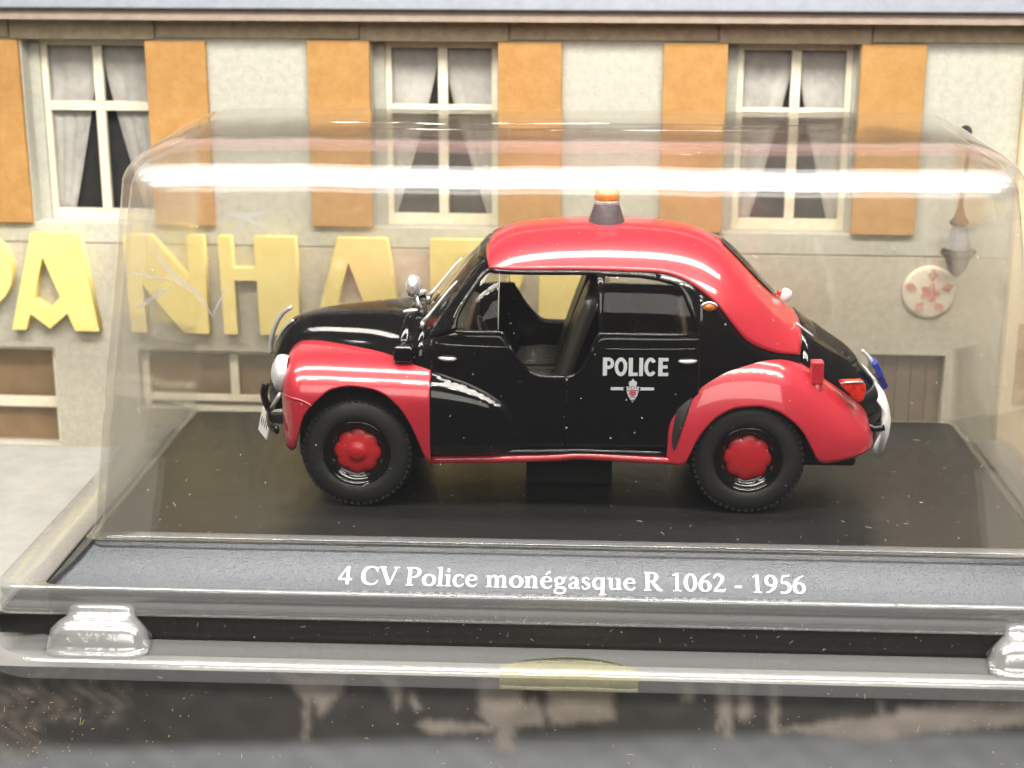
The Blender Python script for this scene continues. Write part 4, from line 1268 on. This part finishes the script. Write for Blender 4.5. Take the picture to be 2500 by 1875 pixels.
# wheels
def wheel(X, sg, front):
    wl = bpy.data.objects.new('wheel', None); COL.objects.link(wl); wl.parent = car
    wl.location = (X, -1.27 * sg, 0.72)
    if sg < 0: wl.rotation_euler = (0, 0, math.pi)
    tprof = [(0.40, 0.09), (0.415, 0.15), (0.45, 0.178), (0.52, 0.188), (0.60, 0.175), (0.655, 0.150), (0.69, 0.110), (0.708, 0.06), (0.712, 0.0), (0.708, -0.06), (0.69, -0.11), (0.655, -0.15), (0.58, -0.18), (0.45, -0.178), (0.40, -0.12)]
    ty = lathe('tyre', tprof, RUBBER, wl, 64, 'y')
    # tread blocks round both shoulders
    V, Fc = [], []
    for k in range(52):
        for hs in (-1, 1):
            a = 2 * math.pi * (k + (0.5 if hs > 0 else 0)) / 52
            v, f = box_vf(-0.024, 0.024, 0.035, 0.150, -0.035, 0.020)
            kk = len(V)
            for (x, y, z) in v:
                rr_ = 0.706 + z - (abs(y) / 0.15) ** 2 * 0.036
                aa = a + x / 0.70
                V.append((rr_ * math.cos(aa), hs * y, rr_ * math.sin(aa)))
            Fc += [tuple(i + kk for i in q) for q in f]
    pyd('tread', V, Fc, RUBBER, ty)
    rim = lathe('rim', [(0.425, 0.15), (0.41, 0.172), (0.395, 0.165), (0.385, 0.135), (0.365, 0.145), (0.350, 0.138), (0.335, 0.105), (0.31, 0.085), (0.28, 0.07), (0.20, 0.06), (0.0, 0.06)], BLACK, wl, 56, 'y')
    cap_ = lathe('hub_cap', [(0.0, 0.155), (0.06, 0.150), (0.095, 0.138), (0.105, 0.124), (0.16, 0.118), (0.235, 0.105), (0.275, 0.088), (0.295, 0.066), (0.285, 0.055)] if front else [(0.0, 0.130), (0.10, 0.127), (0.18, 0.118), (0.24, 0.104), (0.275, 0.088), (0.295, 0.066), (0.285, 0.055)], REDW, wl, 112, 'y', mod=lambda a, r: 1 + (0.13 * abs(math.cos(4 * a + .3)) ** 0.7 - 0.085) * min(1, (r / 0.29)) ** 3)
    for k in range(8):
        a = 2 * math.pi * (k + .5) / 8
        lathe('vent_hole', [(0.0, 0.0735), (0.028, 0.0730), (0.032, 0.070)], BLACKM, rim, 10, 'y', loc=(0.335 * math.cos(a), -0.033, 0.335 * math.sin(a)))
    return wl
for X, fr in ((-2.44, True), (2.44, False)):
    for sg in (1, -1):
        wheel(X, sg, fr)
    tube('axle', [(X, -1.2, .72), (X, 1.2, .72)], 0.06, BLACKM, car)
# roof beacon
bc = lathe('beacon', [(0.0, 0.30), (0.150, 0.30), (0.165, 0.27), (0.245, 0.03), (0.25, -0.01), (0.24, -0.05)], BEACONB, car, 40)
bc.location = (0.65, -0.12, 3.40)
lathe('collar', [(0.0, 0.345), (0.150, 0.345), (0.162, 0.33), (0.165, 0.285), (0.150, 0.27)], CLEARB, bc, 32)
lathe('lamp_dome', [(0.0, 0.51), (0.09, 0.502), (0.135, 0.48), (0.158, 0.44), (0.165, 0.38), (0.160, 0.347)], AMBER, bc, 32)
# bonnet strap with its clips and the search lamp
for sg in (1, -1):
    P = [on_top(-1.83, s, 0.016) for s in np.linspace(0.25, 1.12, 12)]
    P = [np.array([p[0] + 0.05 - 0.10 * i / 11, -p[1] * sg, p[2]]) for i, p in enumerate(P)]
    st = tube('bonnet_strap', P, [0.036] * 11 + [0.05], BLACK, car, 10, flat=1.8)
    bx = box('strap_buckle', -1.98, -1.72, -0.11, 0.11, 1.85, 2.07, BLACK, st, 0.06, 4)
    bx.location = (0, -1.19 * sg, 0)
    c = tube('strap_clip', [on_top(x, 0.56, 0.05) * np.array([1, -sg, 1]) for x in np.linspace(-1.93, -1.74, 6)], [.012, .022, .026, .026, .022, .012], SILVER, st, 8)
lp = lathe('search_lamp', [(0.10, 0.085), (0.135, 0.07), (0.15, 0.03), (0.14, -0.03), (0.10, -0.07), (0.04, -0.09), (0.0, -0.092)], CHROME, car, 28, 'z')
lp.location = (-1.81, -0.30, 2.63); lp.rotation_euler = (0, math.radians(-90), 0)
lathe('lamp_lens', [(0.0, 0.115), (0.06, 0.108), (0.10, 0.085)], LENSC, lp, 24)
tube('lamp_foot', [(-1.79, -0.30, 2.50), (-1.77, -0.31, 2.42), (-1.74, -0.33, 2.33)], [.03, .025, .05], SILVER, car, 8)
# wipers
for sg_y in (-0.98, -0.25):
    P = []
    for t in np.linspace(0, 1, 8):
        X = -1.60 + 0.42 * t
        yy = abs(sg_y) - 0.12 * t
        p = on_top(X, yy, 0.05)
        P.append((p[0] - 0.03, -p[1], p[2]))
    wp = tube('wiper', P, [.03, .02, .016, .016, .016, .016, .014, .01], SILVER, car, 6)
    tube('wiper_arm', [P[0], (P[0][0] - .02, P[0][1], P[0][2] - .08)], 0.03, CHROME, wp, 8)
# nose trim
tube('nose_ornament', catmull([(-3.47, 0, 2.255), (-3.56, 0, 2.20), (-3.645, 0, 2.10), (-3.715, 0, 1.95), (-3.765, 0, 1.78), (-3.765, 0, 1.62)], 5), 0.032, CHROME, car, 8, flat=1.6)
tube('nose_trim', [(x - .012, -0.20, z) for x, z in catmull([(-3.40, 2.13), (-3.50, 2.05), (-3.58, 1.95), (-3.63, 1.85)], 5)], 0.018, CHROME, car, 8)
# front bumper and plate
fb = tube('front_bumper', catmull([(-3.45, -1.35, .98), (-3.60, -1.10, .99), (-3.70, -.6, 1.0), (-3.73, 0, 1.0), (-3.70, .6, 1.0), (-3.60, 1.1, .99), (-3.45, 1.35, .98)], 6), 0.055, BLACK, car, 8, flat=0.6)
for sg in (1, -1):
    tube('overrider', catmull([(-3.70, -0.55 * sg, .98), (-3.755, -0.55 * sg, 1.12), (-3.77, -0.55 * sg, 1.24), (-3.735, -0.55 * sg, 1.36)], 4), 0.05, BLACK, fb, 8)
    tube('bumper_stay', [(-3.68, -0.6 * sg, 1.02), (-3.50, -0.62 * sg, 1.30)], 0.035, CHROME, fb, 8)
    box('bumper_bracket', -3.66, -3.35, -0.72 * sg - .05, -0.72 * sg + .05, .88, 1.02, BLACKM, fb, 0.02)
pl = box('number_plate', -0.012, 0.012, -0.24, 0.24, -0.16, 0.16, WHITEP, fb, 0.006)
pl.location = (-3.80, -0.42, 0.78); pl.rotation_euler = (0, math.radians(14), math.radians(24))
for k in range(4):
    box('plate_digit', -0.0165, -0.0125, -0.17 + .10 * k, -0.14 + .10 * k, -0.045, 0.045, PRINTD, pl)
# rear bumper
V = []
RBP = [(4.19, 1.40), (4.275, 1.30), (4.32, 1.18), (4.345, 1.05), (4.335, .90), (4.295, .75), (4.225, .61)]
RBI = [(4.16, 1.37), (4.22, 1.28), (4.245, 1.17), (4.245, 1.05), (4.225, .93), (4.175, .82), (4.145, .73)]
rb = bpy.data.objects.new('rear_bumper', None); COL.objects.link(rb); rb.parent = car
G = []
for k in range(25):
    y = -0.95 + 1.9 * k / 24
    wrap = -0.10 * abs(y / 0.95) ** 3
    G.append([(x + wrap, y, z) for x, z in RBP] + [(x + wrap, y, z) for x, z in RBI[::-1]])
G2 = [r + [r[0]] for r in G]
o = grid('bumper_blade', G2, WHITEP, rb)
bm = bmesh.new(); bm.from_mesh(o.data); bmesh.ops.remove_doubles(bm, verts=bm.verts, dist=1e-4); bmesh.ops.holes_fill(bm, edges=bm.edges); bmesh.ops.recalc_face_normals(bm, faces=bm.faces); bm.to_mesh(o.data); bm.free()
for sg in (1, -1):
    tube('bumper_stay', catmull([(3.90, -0.85 * sg, 1.08), (4.05, -0.88 * sg, 1.0), (4.18, -0.88 * sg, 1.02)], 4), 0.06, BLACK, rb, 8, flat=1.6)
tube('valance', catmull([(3.95, -0.8, 1.0), (4.15, -0.45, 1.04), (4.22, 0, 1.05), (4.15, .45, 1.04), (3.95, .8, 1.0)], 5), 0.07, BLACK, rb, 8)
b1 = box('blue_plate_lamp', -0.038, 0.038, -0.15, 0.15, -0.10, 0.10, BLUE, car, 0.018, 3)
b1.location = (4.19, -0.1, 1.58); b1.rotation_euler = (0, math.radians(-28), 0)
b2 = box('lamp_housing', -0.045, 0.045, -0.12, 0.12, -0.10, 0.10, mat('dark_blue_plastic', (0.008, 0.012, 0.08), 0.3, noise=(20, (0.015, 0.02, 0.14), 2)), b1, 0.02, 2)
b2.location = (-0.02, 0, -0.19)
tube('lid_handle', catmull([(3.99, -0.1, 1.80), (4.06, -0.1, 1.74), (4.12, -0.1, 1.66), (4.15, -.1, 1.58)], 4), [.02] * 6 + [.026] * 7, SILVER, car, 8)
tube('lid_trim', catmull([tuple(on_top(x, 0.55, 0.014) * np.array([1, -1, 1])) for x in (3.06, 3.16, 3.28)], 4), 0.016, SILVER, lid, 6)
o = lathe('rear_marker', [(0.0, 0.10), (0.05, 0.09), (0.075, 0.05), (0.08, 0.0), (0.06, -0.05)], WHITEP, car, 20)
o.location = (2.97, -0.05, 2.50); o.rotation_euler = (0, math.radians(25), 0)
o2 = lathe('marker_lens', [(0.0, 0.05), (0.04, 0.04), (0.05, 0.0), (0.04, -.04)], REDL, o, 16)
o2.location = (-0.07, 0, 0.01)

# ---- door lettering and badge
def printed(name, splines, m, parent, out):
    o = flat_curve(name, splines, 0.0, m, parent)
    bm = bmesh.new(); bm.from_mesh(o.data)
    for v in bm.verts:
        p = surf(v.co.x, v.co.y, out)
        v.co = p
    bmesh.ops.remove_doubles(bm, verts=bm.verts, dist=1e-5)
    bm.to_mesh(o.data); bm.free()
    return o
def el(cx, cz, rx, rz, a0=0, a1=360, n=24, close=True):
    k = n if close and a1 - a0 == 360 else n + 1
    return [(cx + rx * math.cos(math.radians(a0 + (a1 - a0) * i / n)), cz + rz * math.sin(math.radians(a0 + (a1 - a0) * i / n))) for i in range(k)]
Z0, Z1 = 1.795, 2.025
H_ = Z1 - Z0
def pletters():
    L = []
    x = 0.62
    L.append([[(x, Z0), (x + .052, Z0), (x + .052, Z0 + .085)] + el(x + .075, Z0 + .157, .062, .072, -90, 90, 12) + [(x, Z1)],
              [(x + .052, Z1 - .042)] + el(x + .068, Z0 + .157, .026, .031, 90, -90, 8) + [(x + .052, Z0 + .126)]])
    cx = .84; L.append([el(cx, (Z0 + Z1) / 2, .076, H_ / 2 + .004), el(cx, (Z0 + Z1) / 2, .034, H_ / 2 - .044)])
    x = .935; L.append([[(x, Z0), (x + .112, Z0), (x + .112, Z0 + .043), (x + .05, Z0 + .043), (x + .05, Z1), (x, Z1)]])
    x = 1.062; L.append([[(x, Z0), (x + .048, Z0), (x + .048, Z1), (x, Z1)]])
    cx = 1.20; zc = (Z0 + Z1) / 2
    L.append([el(cx, zc, .076, H_ / 2 + .004, 35, 325, 24, False) + el(cx, zc, .032, H_ / 2 - .042, 318, 42, 20, False)])
    x = 1.295; L.append([[(x, Z0), (x + .125, Z0), (x + .125, Z0 + .043), (x + .052, Z0 + .043), (x + .052, Z0 + .096), (x + .112, Z0 + .096), (x + .112, Z0 + .138), (x + .052, Z0 + .138), (x + .052, Z1 - .043), (x + .122, Z1 - .043), (x + .122, Z1), (x, Z1)]])
    return L
for far in (0, 1):
    parts = []
    for s in pletters():
        parts.append(printed('door_letter', s, PRINTW, rdoor[far], 0.004))
    bx, bz = 0.99, 1.63
    em = printed('badge', [[(.72, bz - .016), (.735, bz - .02), (1.245, bz - .018), (1.255, bz), (1.245, bz + .02), (.735, bz + .02), (.72, bz + .012)]], PRINTW, rdoor[far], 0.003)
    sh = printed('shield', [[(bx - .078, bz + .03), (bx + .078, bz + .03), (bx + .072, bz - .03), (bx + .05, bz - .10), (bx, bz - .178), (bx - .05, bz - .10), (bx - .072, bz - .03)]], PRINTW, em, 0.006)
    cr = printed('crown', [[(bx - .04, bz + .035), (bx + .04, bz + .035), (bx + .052, bz + .075), (bx + .045, bz + .095), (bx + .012, bz + .108), (bx + .012, bz + .118), (bx, bz + .130), (bx - .012, bz + .118), (bx - .012, bz + .108), (bx - .045, bz + .095), (bx - .052, bz + .075)]], PRINTW, em, 0.006)
    for (w0, z0, z1) in ((.040, -.028, -.010), (.037, -.054, -.036), (.028, -.080, -.062), (.012, -.100, -.086)):
        printed('shield_field', [[(bx - w0, bz + z0), (bx + w0, bz + z0), (bx + w0, bz + z1), (bx - w0, bz + z1)]], PRINTR, em, 0.009)
    for k in range(12):
        t = k / 11
        if k < 4: px_, pz_ = bx - .05 + .033 * k, bz + .014
        else:
            s = (k - 4) / 7
            px_, pz_ = (bx - .056 + .05 * ((k - 4) // 2) / 3, bz - .02 - .125 * ((k - 4) // 2) / 3) if k % 2 else (bx + .056 - .05 * ((k - 4) // 2) / 3, bz - .02 - .125 * ((k - 4) // 2) / 3)
        printed('shield_mark', [[(px_ - .008, pz_ - .007), (px_ + .008, pz_ - .007), (px_ + .008, pz_ + .007), (px_ - .008, pz_ + .007)]], PRINTD, em, 0.0095)
    if far:   # lettering reads the right way round on the far side too
        for o in parts + [em] + list(em.children):
            o.data.transform(Matrix.Diagonal((1, -1, 1, 1)))
            c = 1.02 if o in parts else bx
            o.data.transform(Matrix.Translation((c, 0, 0)) @ Matrix.Diagonal((-1, 1, 1, 1)) @ Matrix.Translation((-c, 0, 0)))

# ================================================================== dust and lint
def dust(name, label, pts, m, size, fibre=0.15):
    V, Fc = [], []
    for (p, nrm) in pts:
        p, nrm = np.array(p, float), np.array(nrm, float)
        nrm /= np.linalg.norm(nrm)
        a = np.cross(nrm, rng.normal(size=3)); a /= np.linalg.norm(a)
        b = np.cross(nrm, a)
        s = size * (0.35 + rng.random() ** 3 * 1.6)
        if rng.random() < fibre:
            L = s * rng.uniform(4, 11)
            cv = rng.normal(0, 0.5)
            Q = [p + a * L * (t - .5) + b * L * cv * (t - .5) ** 2 + nrm * 0.004 for t in np.linspace(0, 1, 6)]
            v, f = tube_vf(Q, max(0.0022, s * 0.16), 4)
        else:
            k = 5
            ring = [p + (a * math.cos(2 * math.pi * i / k) + b * math.sin(2 * math.pi * i / k)) * s * rng.uniform(.5, 1.2) for i in range(k)]
            v = ring + [p + nrm * s * 0.6]
            f = [(i, (i + 1) % k, k) for i in range(k)]
        kk = len(V)
        V += list(v)
        Fc += [tuple(i + kk for i in q) for q in f]
    o = pyd(name, V, Fc, m)
    o['kind'] = 'stuff'; o['label'] = label; o['category'] = 'dust'
    return o
cp = []
for _ in range(260):
    z = rng.uniform(0.15, 3.8)
    cp.append(((rng.uniform(-5.3, 5.3), front_y(z) - 0.002, z), (0, -1, 0.1)))
for _ in range(420):
    cp.append(((rng.uniform(-5.0, 5.0), rng.uniform(-1.7, 1.75), 4.487), (0, 0, 1)))
dust('dust', 'fine pale dust and lint on the clear cover', cp, DUSTM, 0.0055, 0.18)
bp_ = []
for _ in range(420):
    bp_.append(((rng.uniform(-5.5, 5.5), rng.uniform(-2.5, 2.4), 0.001), (0, 0, 1)))
for _ in range(160):
    t = rng.random()
    bp_.append(((rng.uniform(-6, 6), -3.102, rng.uniform(-1.03, -.68)), (0, -1, 0)))
dust('dust', 'pale specks of dust on the black display base', bp_, DUSTM, 0.0058, 0.15)
lp_ = []
fn = (0, -math.cos(SL), math.sin(SL))
for _ in range(420):
    lp_.append((slant(rng.uniform(-7.5, 7.5), rng.uniform(0.1, 1.5), .223), fn))
for _ in range(160):
    lp_.append((slant(rng.normal(-6.1, .55), abs(rng.normal(0.7, .28)), .223), fn))
dust('dust', 'yellowish dust and hairs on the front of the printed box', lp_, DUSTY, 0.0048, 0.20)
